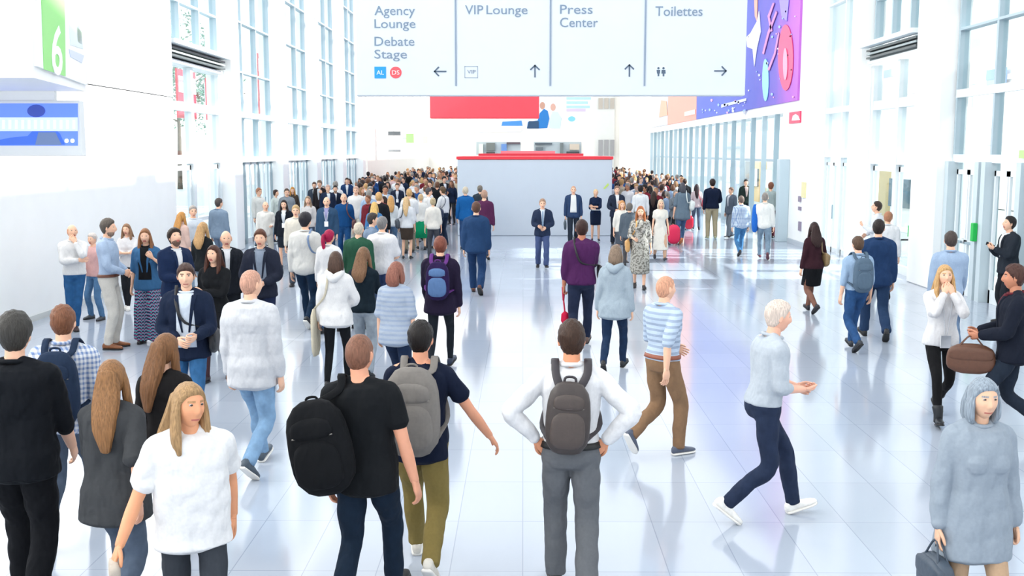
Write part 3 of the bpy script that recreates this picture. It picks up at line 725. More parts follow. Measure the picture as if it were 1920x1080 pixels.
for (y0, y1) in ((22.2, 23.6), (27.5, 28.3)):
    if 1:
        k += 1; struct(MB().box((XR+.05, y0, 0), (9.1, y1, TOPZ), bev=.02).obj('trim_%d' % k, WHITE))
WN = [0]
def glazed_bay(X, y0, y1, transoms, nd, door=2.55, s=1, zt=TOPZ, wide=(), m=None):
    STEEL = m or globals()['STEEL']
    """one glazed bay of the hall's side wall"""
    WN[0] += 1; r = empty('window_%d' % WN[0], (X, (y0+y1)/2, 0)); r['kind'] = 'structure'; o = (X, (y0+y1)/2, 0)
    ys = np.linspace(y0, y1, nd+1)
    for i, y in enumerate(ys): MB().box((X-.09, y-.04, 0), (X+.09, y+.04, zt)).obj('mullion', STEEL, r, loc=o).location = (0, 0, 0)
    for z in transoms:
        h = .16 if z in wide else .05
        MB().box((X-.10, y0, z-h/2), (X+.10+(.12 if z in wide else 0)*(1 if X < 0 else -1), y1, z+h/2)).obj('transom', STEEL if z not in wide else FRAME, r, loc=o).location = (0, 0, 0)
    b = MB(); b.box((X-.008, y0, 0), (X+.008, y1, zt)); b.obj('pane', GLASS, r, loc=o).location = (0, 0, 0)
    if door:
        for i in range(nd):
            a, c = ys[i]+.08, ys[i+1]-.08; d = MB()
            for (p, q) in (((X-.03, a, 0), (X+.03, a+.07, door)), ((X-.03, c-.07, 0), (X+.03, c, door)), ((X-.03, a, door-.09), (X+.03, c, door)), ((X-.03, a, .0), (X+.03, c, .14)), ((X-.03, (a+c)/2-.05, 0), (X+.03, (a+c)/2+.05, door))): d.box(p, q)
            dd = d.obj('door_leaf', FRAME, r, loc=o); dd.location = (0, 0, 0)
            h = MB().box((X+.04*(1 if X < 0 else -1), (a+c)/2-.09, .95), (X+.07*(1 if X < 0 else -1), (a+c)/2-.06, 1.35)); h.obj('handle', STEELD, dd, loc=o).location = (0, 0, 0)
    return r
TR = [2.62, 3.97, 5.27, 6.77, 8.3, 9.8, 11.4]
for (a, c) in ((31.5, 36.85), (37.7, 42.95), (43.8, 49.15), (50.0, 55.35)): glazed_bay(GL, a, c, TR, 3, wide=(3.97, 2.62))
# the two tall entrance portals facing each other
def portal(X, y0, y1, s):
    WN[0] += 1; r = empty('window_%d' % WN[0], (X, (y0+y1)/2, 0)); r['kind'] = 'structure'; o = (X, (y0+y1)/2, 0)
    def P(nm, m, *bx):
        b = MB()
        for a, c in bx: b.box(a, c)
        q = b.obj(nm, m, r, loc=o); q.location = (0, 0, 0); return q
    ys = np.linspace(y0, y1, 3)
    for y in ys: P('mullion', FRAME, ((X-.1, y-.09, 0), (X+.1, y+.09, 5.0)))
    for y in np.linspace(y0, y1, 4): P('mullion', STEEL, ((X-.1, y-.04, 5.5), (X+.1, y+.04, TOPZ)))
    for z in (2.66, 4.0): P('transom', FRAME, ((X-.09, y0, z-.11), (X+.09, y1, z+.11)))
    for z in (6.6, 8.2, 9.8, 11.4): P('transom', STEEL, ((X-.09, y0, z-.03), (X+.09, y1, z+.03)))
    h = P('header_box', FRAME, ((X-.25, y0, 5.02), (X+.22*s+.0, y1, 5.10)), ((X-.25, y0, 5.42), (X+.5*s, y1, 5.52)))
    P('header_back', mat('#6f7a7d', 'paint'), ((X-.2, y0, 5.10), (X+.05*s, y1, 5.42)))
    for i in range(3):
        z = 5.14+i*.09; P('louvre', mat('#9aa5a7' if i % 2 else '#4c5557', 'paint'), ((X+.05*s, y0+.15, z), (X+.34*s, y1-.15, z+.045)))
    P('pane', GLASS, ((X-.008, y0, 0), (X+.008, y1, 5.0)), ((X-.008, y0, 5.5), (X+.008, y1, TOPZ)))
    for i in range(2):
        a, c = ys[i]+.12, ys[i+1]-.12; d = P('door_leaf', FRAME, ((X-.03, a, 0), (X+.03, a+.1, 2.5)), ((X-.03, c-.1, 0), (X+.03, c, 2.5)), ((X-.03, a, 2.38), (X+.03, c, 2.5)), ((X-.03, a, 0), (X+.03, c, .2)), ((X-.03, a, 1.0), (X+.03, c, 1.1)))
    P('door_opener', mat('#1fae4d', 'paint'), ((X+.1*s, y0+.35, .95), (X+.2*s, y0+.5, 1.2)))
    return r
portal(GL, 25.6, 30.6, 1); portal(GR, 23.7, 27.4, -1)
b = glazed_bay(GR, 18.6, 22.1, [2.72, 4.02, 5.3, 7.0, 8.2], 2, door=0, zt=9.2, wide=(4.02, 2.72))
b = glazed_bay(GR, 15.7, 18.5, [2.72, 4.02, 5.3, 7.0, 8.2], 2, door=0, zt=9.2, wide=(4.02, 2.72))
glazed_bay(GR, 28.35, 31.55, [2.72, 4.02, 7.0, 8.2], 2, door=2.55, zt=9.2, wide=(4.02,), m=FRAME)
# glazed doors of the right-hand entrance: set between blue-grey posts
DN = 0
for (y0, y1) in ((20.75, 22.0), (19.0, 20.25), (16.6, 18.0)):
    DN += 1; r = empty('door_%d' % DN, (GR, (y0+y1)/2, 0)); r['kind'] = 'structure'; o = (GR, (y0+y1)/2, 0)
    for y in (y0-.1, y1+.1): MB().box((GR-.22, y-.09, 0), (GR+.06, y+.09, 2.66)).obj('door_post', mat('#c3d0d6', 'paint'), r, loc=o).location = (0, 0, 0)
    ym = (y0+y1)/2
    for (a, c) in ((y0+.04, ym-.01), (ym+.01, y1-.04)):
        d = MB()
        for (p, q) in (((GR-.06, a, 0), (GR-.01, a+.07, 2.5)), ((GR-.06, c-.07, 0), (GR-.01, c, 2.5)), ((GR-.06, a, 2.4), (GR-.01, c, 2.5)), ((GR-.06, a, 0), (GR-.01, c, .25)), ((GR-.06, a, 1.02), (GR-.01, c, 1.1))): d.box(p, q)
        dd = d.obj('door_leaf', FRAME, r, loc=o); dd.location = (0, 0, 0)
        MB().box((GR-.12, (a+c)/2-.2, 1.03), (GR-.09, (a+c)/2+.2, 1.08)).obj('push_bar', STEELD, dd, loc=o).location = (0, 0, 0)
for j, (y, lb) in enumerate(((20.58, 'green emergency door button box on the post beside the glass doors'),)):
    q = MB().box((GR-.31, y-.14, 1.15), (GR-.22, y-.02, 1.50), bev=.01).obj('door_button', mat('#12b34a', 'paint')); tag(q, lb, 'door button')
q = MB().box((GR-.16, 18.75, 2.74), (GR-.10, 19.05, 2.88)).obj('exit_sign', mat('#8fd96f', 'paint', None, .5)); tag(q, 'small pale green exit sign above the glass doors', 'exit sign')
# right: glass shop front with deep fins under the big banner
WN[0] += 1; r = empty('window_%d' % WN[0], (GR, 54, 0)); r['kind'] = 'structure'
for i in range(20):
    y = 36.3+1.85*i
    MB().box((XR-.02, y-.05, 0), (XR+.15, y+.05, 4.1)).obj('fin', TEAL if i % 2 else mat('#9fb4be', 'paint'), r, loc=(GR, 54, 0)).location = (0, 0, 0)
MB().box((GR-.01, 35.2, 0), (GR+.01, 72, 4.1)).obj('pane', GLASS, r, loc=(GR, 54, 0)).location = (0, 0, 0)
MB().box((GR-.05, 35.2, 2.5), (GR+.05, 72, 2.6)).box((GR-.05, 35.2, 0), (GR+.05, 72, .12)).obj('transom', STEEL, r, loc=(GR, 54, 0)).location = (0, 0, 0)
struct(MB().box((9.3, 35.2, 0), (14.6, 72, .02)).obj('floor_shop', mat('#cdd3d6', 'paint')))
wall('wall_shop_back', WARM, ((14.6, 35.2, 0), (14.8, 72, 4.1)))
for i in range(9):
    y = 37+i*4; q = MB().box((13.4, y, 0), (14.4, y+2.2, 2.3), bev=.03); q.box((13.3, y+.1, .9), (13.42, y+2.1, 1.9), 1)
    q = q.obj('display_cabinet', [mat(['#dfe3e4', '#c9b98f', '#9fb9b2', '#d9c9c4', '#b8c4d2', '#c7d8c0', '#e0c08c', '#a8b3bd', '#d6d6e2'][i], 'paint'), mat('#5f7682', 'gloss')])
    tag(q, ['pale grey', 'sand yellow', 'sage green', 'dusty pink', 'powder blue', 'light green', 'ochre', 'slate grey', 'lilac'][i]+' display cabinet behind the finned glass front', 'cabinet')
struct(MB().box((XR-.32, 34.1, 0), (XR-.002, 34.5, 2.62), bev=.01).obj('trim_12', TEAL))
struct(MB().box((XR-.05, 31.6, 0), (XR, 34, .14)).obj('baseboard_right', mat('#b4bdc6', 'paint')))
# open steel and glass roof
for i in range(17):
    y = 0.2+6.2*i; struct(MB().box((-9, y-.1, TOPZ), (9.3, y+.1, TOPZ+.45)).obj('beam', WHITE))
for x in (-5.5, 0, 5.5): struct(MB().box((x-.06, -5, TOPZ+.1), (x+.06, 95, TOPZ+.3)).obj('beam', WHITE))
struct(MB().box((-9.2, 25.4, TOPZ-.6), (-8.4, 57.4, TOPZ+.4)).obj('beam', WHITE))
# outside: added shade slab and sun-blocking wing, pale facades
wall('canopy', WHITE, ((10.9, 15, 5.55), (11.9, 36, 5.8)))  # slab added outside to drop a shade band across the sunlit floor
for y in (16, 22.6, 29, 35.5): struct(MB().box((11.3, y-.08, 0), (11.5, y+.08, 5.55)).obj('shade_slab_post', WHITE))  # posts under the added shade slab
fac = MB().box((24, 5, 0), (26, 130, 8.2)).obj('facade_right', mat('#f0f1ee', 'paint')); tag(fac, 'pale building outside beyond the glass doors', 'building')
wing = MB().box((15, -4, 0), (22, 21.6, 11)).obj('sun_block_wing', mat('#f0f1ee', 'paint')); tag(wing, 'tall pale block added outside the entrance doors to shade the near floor', 'building')  # block added to keep direct sun off the near floor
for i in range(5): MB().box((14.95, 1+i*4.2, 1.2), (15, 3.6+i*4.2, 3.4)).obj('window', mat('#c3d3db', 'gloss'), wing)
for (a, bb) in ((10, 3.2), (10, 6.4)):
    MB().box((23.8, 6, bb), (24, 128, bb+.25)).obj('ledge', mat('#c7d2d8', 'paint'), fac)
for i in range(14):
    q = MB().box((23.9, 10+i*8, 3.9), (24.0, 13.5+i*8, 5.9)).obj('window', mat('#d3dde3', 'gloss'), fac)
facade2 = MB().box((-36, 5, 0), (-34, 130, 7.5)).obj('facade_left', mat('#e9edec', 'paint')); tag(facade2, 'pale low building outside behind the trees', 'building')
for i in range(14): MB().box((-34, 12+i*8, 1.0), (-33.9, 17+i*8, 3.2)).obj('window', mat('#a9c3cf', 'gloss'), facade2)
def on_plane_quad(X, px0, py0, px1, py1):
    a = on_x(px0, py0, X); c = on_x(px1, py1, X); return a, c
# posters outside, right
for j, (px0, py0, px1, py1, col, lb) in enumerate(((1860, 132, 1893, 166, '#7fa8e6', 'blue poster hanging outside beyond the upper glazing'), (1663, 133, 1693, 196, '#d8b9c0', 'large dusty pink poster outside behind the portal glass'),
        (1745, 132, 1757, 178, '#cfb3bd', 'narrow pink poster outside behind the right glazing, the one next to the column'), (1787, 132, 1796, 178, '#d6bcc4', 'narrow pink poster outside between the pink and blue ones'))):
    a, c = on_plane_quad(23.95, px0, py0, px1, py1)
    q = MB().box((23.70, a[1], c[2]), (23.78, c[1], a[2])).obj('poster', mat(col, 'paint')); tag(q, lb, 'poster')
    MB().box((23.78, (a[1]+c[1])/2-.1, 6.45), (23.82, (a[1]+c[1])/2+.1, 6.6)).obj('bracket', WHITE, q)
    MB().box((23.70, min(a[1], c[1]), a[2]-.5), (23.66, max(a[1], c[1]), a[2])).obj('poster_header', mat('#8d9cc8' if j else '#5b86dc', 'paint'), q)
# red panels outside, left
for j, (px0, py0, px1, py1, lb) in enumerate(((330, 128, 368, 224, 'wide red banner outside, seen through the lower panes of the entrance portal'), (386, 146, 391, 225, 'thin red strip banner outside, middle of the portal'),
        (413, 102, 426, 225, 'red banner outside at the edge of the portal beside the column'), (481, 99, 492, 214, 'red banner outside in the middle of the first glazed bay'), (508, 104, 517, 216, 'narrow red banner outside at the far edge of the first glazed bay'))):
    a, c = on_plane_quad(-15, px0, py0, px1, py1)
    q = MB().box((-15.05, a[1], c[2]), (-14.97, c[1], a[2])).obj('banner', mat('#d8344a', 'paint')); tag(q, lb, 'banner')
    MB().box((-14.97, min(a[1], c[1])+.1, a[2]-1.0), (-14.93, max(a[1], c[1])-.1, a[2]-.3)).obj('banner_header', mat('#f4d8dc', 'paint'), q)
    MB().box((-15.1, (a[1]+c[1])/2-.06, 0), (-15.0, (a[1]+c[1])/2+.06, a[2]-.2)).obj('pole', FRAME, q)
def tree(loc, h, r, seed, label):
    rd = random.Random(seed); root = empty('tree', loc); tag(root, label, 'tree')
    t = [limb([(0, 0, 0), (.1, 0, h*.35), (0, .1, h*.75)], [.22, .15, .05], 8)]
    for i in range(7):
        a = rd.random()*6.28; z = h*(.35+.4*rd.random()); t.append(limb([(0, 0, z), (math.cos(a)*r*.5, math.sin(a)*r*.5, z+.8), (math.cos(a)*r*.8, math.sin(a)*r*.8, z+1.6)], [.06, .04, .02], 5))
    V, Fs = join(t); mesh_obj('trunk', V, Fs, mat('#5d5448', 'paint'), root)
    V = []; Fs = []
    for i in range(2600):
        c = np.array([rd.gauss(0, 1) for _ in range(3)]); c = unit(c)*(rd.random()**.4); cl = np.array([c[0]*r, c[1]*r, h*.66+c[2]*h*.36])
        if math.sin(cl[0]*2.3+seed)+math.sin(cl[1]*2.1)+math.sin(cl[2]*2.5) < -.9: continue
        u = unit([rd.gauss(0, 1) for _ in range(3)]); v = unit(np.cross(u, [rd.random(), rd.random(), 1])); s = .12+.1*rd.random(); n = len(V)
        V += [cl-u*s, cl+v*s*.5, cl+u*s, cl-v*s*.5]; Fs.append((n, n+1, n+2, n+3))
    mesh_obj('foliage', V, Fs, mat('#5f8a78', 'paint'), root, smooth=False)
tree((-27, 84, -.05), 14, 3.2, 3, 'leafy tree outside behind the entrance portal, at the white wall edge'); tree((-27, 93, -.05), 13, 3.0, 8, 'second tree outside, nearer the first glass column')

# ---- booth wall in the hall's middle --------------------------------
bp = on_z(1000, 442); YB = bp[1]; x0 = on_y(858, 400, YB)[0]; x1 = on_y(1147, 400, YB)[0]; zt = on_y(1000, 299, YB)[2]
r = empty('booth', ((x0+x1)/2, YB, 0)); tag(r, 'large plain grey booth wall with a red top edge in the middle of the hall', 'booth')
MB().box((x0, YB, 0), (x1, YB+4.5, zt), bev=.02).obj('booth_wall', mat('#c6cfda', 'paint'), r, loc=((x0+x1)/2, YB, 0)).location = (0, 0, 0)
MB().box((x0-.03, YB-.03, zt), (x1+.03, YB+4.5, zt+.10)).obj('red_edge', mat('#e8303f', 'paint'), r, loc=((x0+x1)/2, YB, 0)).location = (0, 0, 0)
a = on_y(1131, 353, YB); c = on_y(1142, 345, YB); MB().plate([(a[0], YB-.004, a[2]), (a[0]+.05, YB-.004, a[2]-.03), (c[0], YB-.004, c[2]-.03), (c[0]-.04, YB-.004, c[2]+.03), (a[0]+.05, YB-.004, a[2]+.05)], (0, -1, 0), .01).obj('green_sticker', mat('#c6e070', 'paint'), r, loc=((x0+x1)/2, YB, 0)).location = (0, 0, 0)
YR = 56.0; x0 = on_y(899, 290, YR)[0]; x1 = on_y(1092, 290, YR)[0]; zr = on_y(1000, 288, YR)[2]
r = empty('booth', ((x0+x1)/2, YR, 0)); tag(r, 'second booth behind the grey one, with a stepped red roof edge', 'booth')
MB().box((x0, YR, 0), (x1, YR+4, zr-.2), bev=.02).obj('booth_wall', WARM, r, loc=((x0+x1)/2, YR, 0)).location = (0, 0, 0)
MB().box((x0-.05, YR-.05, zr-.2), (x1+.05, YR+4, zr)).obj('red_edge', mat('#e8303f', 'paint'), r, loc=((x0+x1)/2, YR, 0)).location = (0, 0, 0)
MB().box((x0+1.1, YR+.6, zr), (x1-1.4, YR+3, zr+.14)).obj('pink_top', mat('#f09098', 'paint'), r, loc=((x0+x1)/2, YR, 0)).location = (0, 0, 0)

# ---- lettering --------------------------------------------------------
def text_mesh(txt, bold=False):
    cu = bpy.data.curves.new('t', 'FONT'); cu.body = txt; cu.size = 1; cu.resolution_u = 3; cu.extrude = .01; cu.offset = .012 if bold else 0
    o = bpy.data.objects.new('t', cu); COL.objects.link(o); dg = bpy.context.evaluated_depsgraph_get(); me = bpy.data.meshes.new_from_object(o.evaluated_get(dg))
    V = np.array([v.co[:] for v in me.vertices]); Fs = [tuple(p.vertices) for p in me.polygons]; bpy.data.objects.remove(o); bpy.data.meshes.remove(me); bpy.data.curves.remove(cu); return V, Fs
def lettering(txt, px0, py0, px1, py1, Y, color, parent, base, th=.006, bold=False, emit=0):
    """flat letters on a vertical face at distance Y"""
    V, Fs = text_mesh(txt, bold); lo, hi = V.min(0), V.max(0); a = on_y(px0, py0, Y); c = on_y(px1, py1, Y)
    W = np.stack([a[0]+(V[:, 0]-lo[0])/(hi[0]-lo[0])*(c[0]-a[0]), Y-th/2-(V[:, 2])/.01*th/2, c[2]+(V[:, 1]-lo[1])/(hi[1]-lo[1])*(a[2]-c[2])], 1)
    return mesh_obj('lettering', W-np.array(base), Fs, mat(color, 'paint', None, emit), parent, smooth=False)
def pxbox(name, px0, py0, px1, py1, Y, th, m, parent, base):
    a = on_y(px0, py0, Y); c = on_y(px1, py1, Y); q = MB().box((a[0], Y-th, c[2]), (c[0], Y, a[2])).obj(name, m, parent, loc=base); q.location = (0, 0, 0); return q
def pxpoly(name, pts, Y, th, m, parent, base):
    q = MB().plate([on_y(x, y, Y) for x, y in pts], (0, -1, 0), th).obj(name, m, parent, loc=base); q.location = (0, 0, 0); return q
def disc(cx, cy, rx, ry, n=24, a0=0): return [(cx+rx*math.cos(a0+2*math.pi*i/n), cy+ry*math.sin(a0+2*math.pi*i/n)) for i in range(n)]
SY = 14.0; sa = on_y(668, 180, SY); sc = on_y(1397, 178, SY); SB = ((sa[0]+sc[0])/2, SY, sa[2])
SG = empty('hanging_sign', SB); tag(SG, 'huge pale grey direction sign hanging across the top with four columns of arrows', 'sign')
MB().box((sa[0], SY, sa[2]), (sc[0], SY+.16, sa[2]+2.3), bev=.012).obj('sign_panel', mat('#cbd2da', 'paint'), SG, loc=SB).location = (0, 0, 0)
for x in (sa[0]+.3, (sa[0]+sc[0])/2, sc[0]-.3): MB().box((x-.012, SY+.07, sa[2]+2.3), (x+.012, SY+.09, TOPZ)).obj('suspension_rod', STEELD, SG, loc=SB).location = (0, 0, 0)
for px in (854.5, 1032, 1209.5):
    a = on_y(px, 80, SY); z0 = on_y(px, 161, SY)[2]; MB().box((a[0]-.010, SY-.010, z0), (a[0]+.010, SY, sa[2]+2.2)).obj('divider', mat('#8090a4', 'paint'), SG, loc=SB).location = (0, 0, 0)
TX = '#70849a'
for (t, a, b_, c, d) in (('Agency', 702, 11, 778, 34), ('Lounge', 702, 36, 779, 58), ('Debate', 702, 69, 777, 86), ('Stage', 702, 93, 763, 115),
                         ('VIP', 872, 10, 906, 27), ('Lounge', 912, 10, 989, 32), ('Press', 1050, 9, 1111, 26), ('Center', 1050, 33, 1121, 51), ('Toilettes', 1229, 12, 1317, 30)): lettering(t, a, b_, c, d, SY, TX, SG, SB)
AC = mat('#4a5c70', 'paint')
def arrow(cx, cy, d):
    dx, dy = d; w = 1.3; L = 12; q = []
    def P(a, b_): return (cx+dx*a-dy*b_, cy+dy*a+dx*b_)
    r = MB()
    for pts in ([P(-L, -w), P(L-1, -w), P(L-1, w), P(-L, w)], [P(L, 0), P(L-9, 9.5), P(L-11, 7.8), P(L-3.4, 0)], [P(L, 0), P(L-3.4, 0), P(L-11, -7.8), P(L-9, -9.5)]):
        r.plate([on_y(x, y, SY) for x, y in pts], (0, -1, 0), .006)
    r.obj('arrow', AC, SG, loc=SB).location = (0, 0, 0)
arrow(825, 134, (-1, 0)); arrow(1003, 133, (0, -1)); arrow(1180, 132, (0, -1)); arrow(1351, 133, (1, 0))
q = pxbox('blue_square', 702, 125, 724, 147, SY, .005, mat('#0b8fe0', 'paint'), SG, SB); lettering('AL', 706, 132, 720, 140, SY-.006, '#d8eefc', SG, SB)
pxpoly('red_disc', disc(742, 136, 11, 11), SY, .005, mat('#f0505a', 'paint'), SG, SB); lettering('DS', 735, 132, 749, 140, SY-.006, '#fbe0e2', SG, SB)
for (a, b_, c, d) in ((871, 124, 896, 125.2), (871, 145, 896, 146.2), (871, 124, 872.2, 146), (894.8, 124, 896, 146)): pxbox('icon_frame', a, b_, c, d, SY, .004, mat('#93a0b0', 'paint'), SG, SB)
lettering('VIP', 876, 131, 892, 138, SY, '#8592a3', SG, SB)
pxbox('icon_plate', 1228, 123, 1251, 146, SY, .004, mat('#d0dae2', 'paint'), SG, SB)
for cx, sk in ((1234.5, 0), (1244, 1)):
    pxpoly('pictogram', disc(cx, 128, 2.2, 2.2, 12), SY-.004, .004, AC, SG, SB)
    pxpoly('pictogram', [(cx-3.5, 131), (cx+3.5, 131), (cx+(4 if sk else 2.6), 138), (cx+1.5, 138), (cx+1.5, 143), (cx-1.5, 143), (cx-1.5, 138), (cx-(4 if sk else 2.6), 138)], SY-.004, .004, AC, SG, SB)

# ---- left: bulkhead with the green 6 and the screen below -------------
P0 = on_y(62, 140, 11.0); d1 = 13.5; P1 = on_y(160, 140, d1); zb = 3.60
bk = MB().prism([(XL, 11), (P0[0], 11), (P1[0], d1), (XL, d1)], zb, 9.0).obj('bulkhead_left', WHITE); struct(bk)
LB = (P0[0], 11, zb); LBn = unit([d1-11.0, -(P1[0]-P0[0]), 0]); u = (P1-P0)*np.array([1, 1, 0]); ul = np.linalg.norm(u); u = u/ul
SN = empty('hall_number_sign', tuple(P0*[1, 1, 0]+u*ul*.45+np.array([0, 0, zb+.18]))); tag(SN, 'green and white hall sign with a big 6 on the white bulkhead', 'sign'); nb = np.array(SN.location)
def on_face(px, py):
    d = ray(px, py); t = np.dot(P0-CAM, LBn)/np.dot(d, LBn); return CAM+d*t
def face_poly(name, pts, off, th, m): q = MB().plate([on_face(x, y)+LBn*off for x, y in pts], LBn, th).obj(name, m, SN, loc=nb); q.location = (0, 0, 0); return q
face_poly('sign_board', [(64, 124), (159, 160), (157, -60), (58, -130)], .0, .03, mat('#f1f4f4', 'paint'))
face_poly('green_field', [(76, 130), (117, 143), (115, -40), (69, -60)], .03, .006, mat('#8fdc7c', 'paint'))
V, Fs = text_mesh('6', True); lo, hi = V.min(0), V.max(0); c00 = on_face(90, 139); c10 = on_face(110, 144); c01 = on_face(90, 42)
W = np.array([c00+(c10-c00)*((v[0]-lo[0])/(hi[0]-lo[0]))+(c01-c00)*((v[1]-lo[1])/(hi[1]-lo[1]))+LBn*(.04+v[2]*.3) for v in V])
mesh_obj('lettering', W-nb, Fs, mat('#fbfdfb', 'paint'), SN, smooth=False)
for (pts, col) in (([(124, 38), (146, 50), (150, 92), (126, 84)], '#dbe6ea'), ([(138, 50), (148, 60), (148, 84), (140, 78)], '#cfe7cb'), ([(124, 92), (152, 104), (148, 118), (126, 106)], '#cdd6ec')): face_poly('logo_mark', pts, .03, .006, mat(col, 'paint'))
YS = 13.35; sa2 = on_y(-300, 273, YS); sc2 = on_y(146, 193, YS); SB2 = (sa2[0], YS, sa2[2]-.12)
sr = empty('screen', SB2); tag(sr, 'wide blue video screen mounted under the white bulkhead', 'screen')
MB().box((max(sa2[0], XL), YS, sa2[2]-.13), (sc2[0]+.02, YS+.14, sc2[2]+.03), bev=.01).obj('screen_case', mat('#e3e6e6', 'paint'), sr, loc=SB2).location = (0, 0, 0)
def scr(name, pts, off, col): q = MB().plate([on_y(x, y, YS-off) for x, y in pts], (0, -1, 0), .003).obj(name, mat(col, 'paint', .4, .55), sr, loc=SB2); q.location = (0, 0, 0)
scr('display', [(-290, 273), (146, 273), (146, 194), (-290, 194)], .001, '#4d6fe0')
scr('picture_figure', [(-20, 272), (0, 262), (20, 258), (52, 255), (66, 240), (100, 240), (112, 250), (122, 271)], .006, '#1c4fae')
scr('picture_jacket', [(66, 272), (72, 248), (104, 248), (116, 272)], .010, '#4a5f86')
scr('picture_hair', disc(68, 208, 17, 12, 20), .006, '#0d2f86')
scr('caption_band', [(-290, 246), (146, 246), (146, 220), (-290, 220)], .014, '#a9b8f2')
for i in range(12): scr('caption_mark', [(4+i*12, 242), (9+i*12, 242), (9+i*12, 225), (4+i*12, 225)], .018, '#c9d3f8')
for cx in (125, 136): scr('quote_mark', disc(cx, 264, 4, 4, 10), .010, '#f0f4ff')
MB().box((sa2[0]+.3 if sa2[0]+.3 > XL else XL+.1, YS+.03, sc2[2]), (sc2[0]-.3, YS+.1, zb)).obj('bracket', WHITE, sr, loc=SB2).location = (0, 0, 0)

# ---- banners and boards down the hall ---------------------------------
YN = 60.0; a = on_y(806, 222, YN); c = on_y(1011, 181, YN); BB = ((a[0]+c[0])/2, YN, a[2])
r = empty('hanging_banner', BB); tag(r, 'plain coral red banner box hanging below the direction sign far down the hall', 'banner')
MB().box((a[0], YN, a[2]), (c[0], YN+.8, c[2]+.25), bev=.03).obj('banner_box', mat('#f2505e', 'paint'), r, loc=BB).location = (0, 0, 0)
for x in (a[0]+.4, c[0]-.4): MB().box((x-.02, YN+.38, c[2]+.25), (x+.02, YN+.42, TOPZ)).obj('suspension_rod', STEELD, r, loc=BB).location = (0, 0, 0)
YE = 94.985; a = on_y(860, 243, YE); BB = (on_y(1025, 240, YE)[0], YE, a[2])
r = empty('billboard', BB); tag(r, 'white billboard on the end wall with two seated people in a picture', 'billboard')
def eb(name, pts, off, col): q = MB().plate([on_y(x, y, YE-off) for x, y in pts], (0, -1, 0), .02).obj(name, mat(col, 'paint'), r, loc=BB); q.location = (0, 0, 0)
eb('board', [(860, 243), (1112, 243), (1112, 120), (860, 120)], 0, '#f6f7fa'); eb('blue_strip', [(868, 249), (978, 247), (978, 240), (868, 242)], .03, '#d5ddf6')
eb('table_shape', [(940, 236), (980, 236), (978, 226), (942, 228)], .03, '#3f86cc'); eb('grey_backdrop', [(1010, 225), (1052, 225), (1052, 140), (1010, 140)], .03, '#dfe6f0')
eb('blue_figure', [(1008, 241), (1026, 240), (1030, 222), (1027, 208), (1020, 204), (1012, 212), (1008, 226), (990, 228), (988, 240)], .06, '#1572bd'); eb('figure_trousers', [(988, 241), (1010, 241), (1010, 227), (992, 227)], .09, '#1e4468')
eb('figure_head', disc(1017, 198, 5, 7, 14), .06, '#b98f7e'); eb('pale_figure', [(1030, 240), (1050, 241), (1053, 222), (1046, 210), (1036, 209), (1031, 222)], .06, '#c3d8ee'); eb('figure_head', disc(1037, 201, 5, 7, 14), .06, '#c9a093')
for i, (y, w) in enumerate(((184, 46), (192, 40), (200, 44), (206, 36))): eb('text_line', [(1062, y+3), (1062+w, y+3), (1062+w, y-2), (1062, y-2)], .03, '#a9cfe6' if i < 3 else '#c9bcd6')
eb('cyan_dot', disc(1072, 223, 7, 5, 14), .03, '#7cc5ea')
def endwindow(px0, px1, lb, cols):
    r = empty('display_window', on_y((px0+px1)/2, 290, YE)); r['kind'] = 'structure'; bb = np.array(r.location)
    q = MB().plate([on_y(x, y, YE) for x, y in ((px0, 290), (px1, 290), (px1, 266), (px0, 266))], (0, -1, 0), .02).obj('pane', mat('#aebbc2', 'paint'), r, loc=bb); q.location = (0, 0, 0)
    for (x0_, x1_, y0_, y1_, col) in cols: q = MB().plate([on_y(x, y, YE-.03) for x, y in ((x0_, y1_), (x1_, y1_), (x1_, y0_), (x0_, y0_))], (0, -1, 0), .3).obj('display', mat(col, 'paint'), r, loc=bb); q.location = (0, 0, 0)
endwindow(893, 976, '', [(912, 928, 268, 282, '#68706f'), (940, 950, 270, 284, '#5f87c4'), (950, 975, 267, 270, '#584a52'), (912, 928, 285, 289, '#3d3a40'), (898, 906, 270, 288, '#cfe0d0')])
endwindow(1001, 1090, '', [(1003, 1035, 268, 271, '#4e5b66'), (1004, 1018, 276, 282, '#5f6a72'), (1050, 1056, 268, 288, '#6c7678'), (1062, 1086, 284, 288, '#3c4046'), (1068, 1086, 270, 281, '#c9bdae')])
q = MB().box((on_y(1118, 0, 94.8)[0], 94.8, 0), (on_y(1155, 0, 94.8)[0], 95, TOPZ)).obj('wall_end_pier', mat('#d9dcda', 'paint')); struct(q)
for j, (py0, py1) in enumerate(((184, 204), (262, 292))):
    b = MB()
    for i in range(3): a = on_y(1122+i*11, py1, 94.78); c = on_y(1130+i*11, py0, 94.78); b.box((a[0], 94.7, a[2]), (c[0], 94.78, c[2]))
    o = b.obj('window_%d' % (30+j), mat('#b3ada4' if j == 0 else '#9c9da0', 'paint')); struct(o)
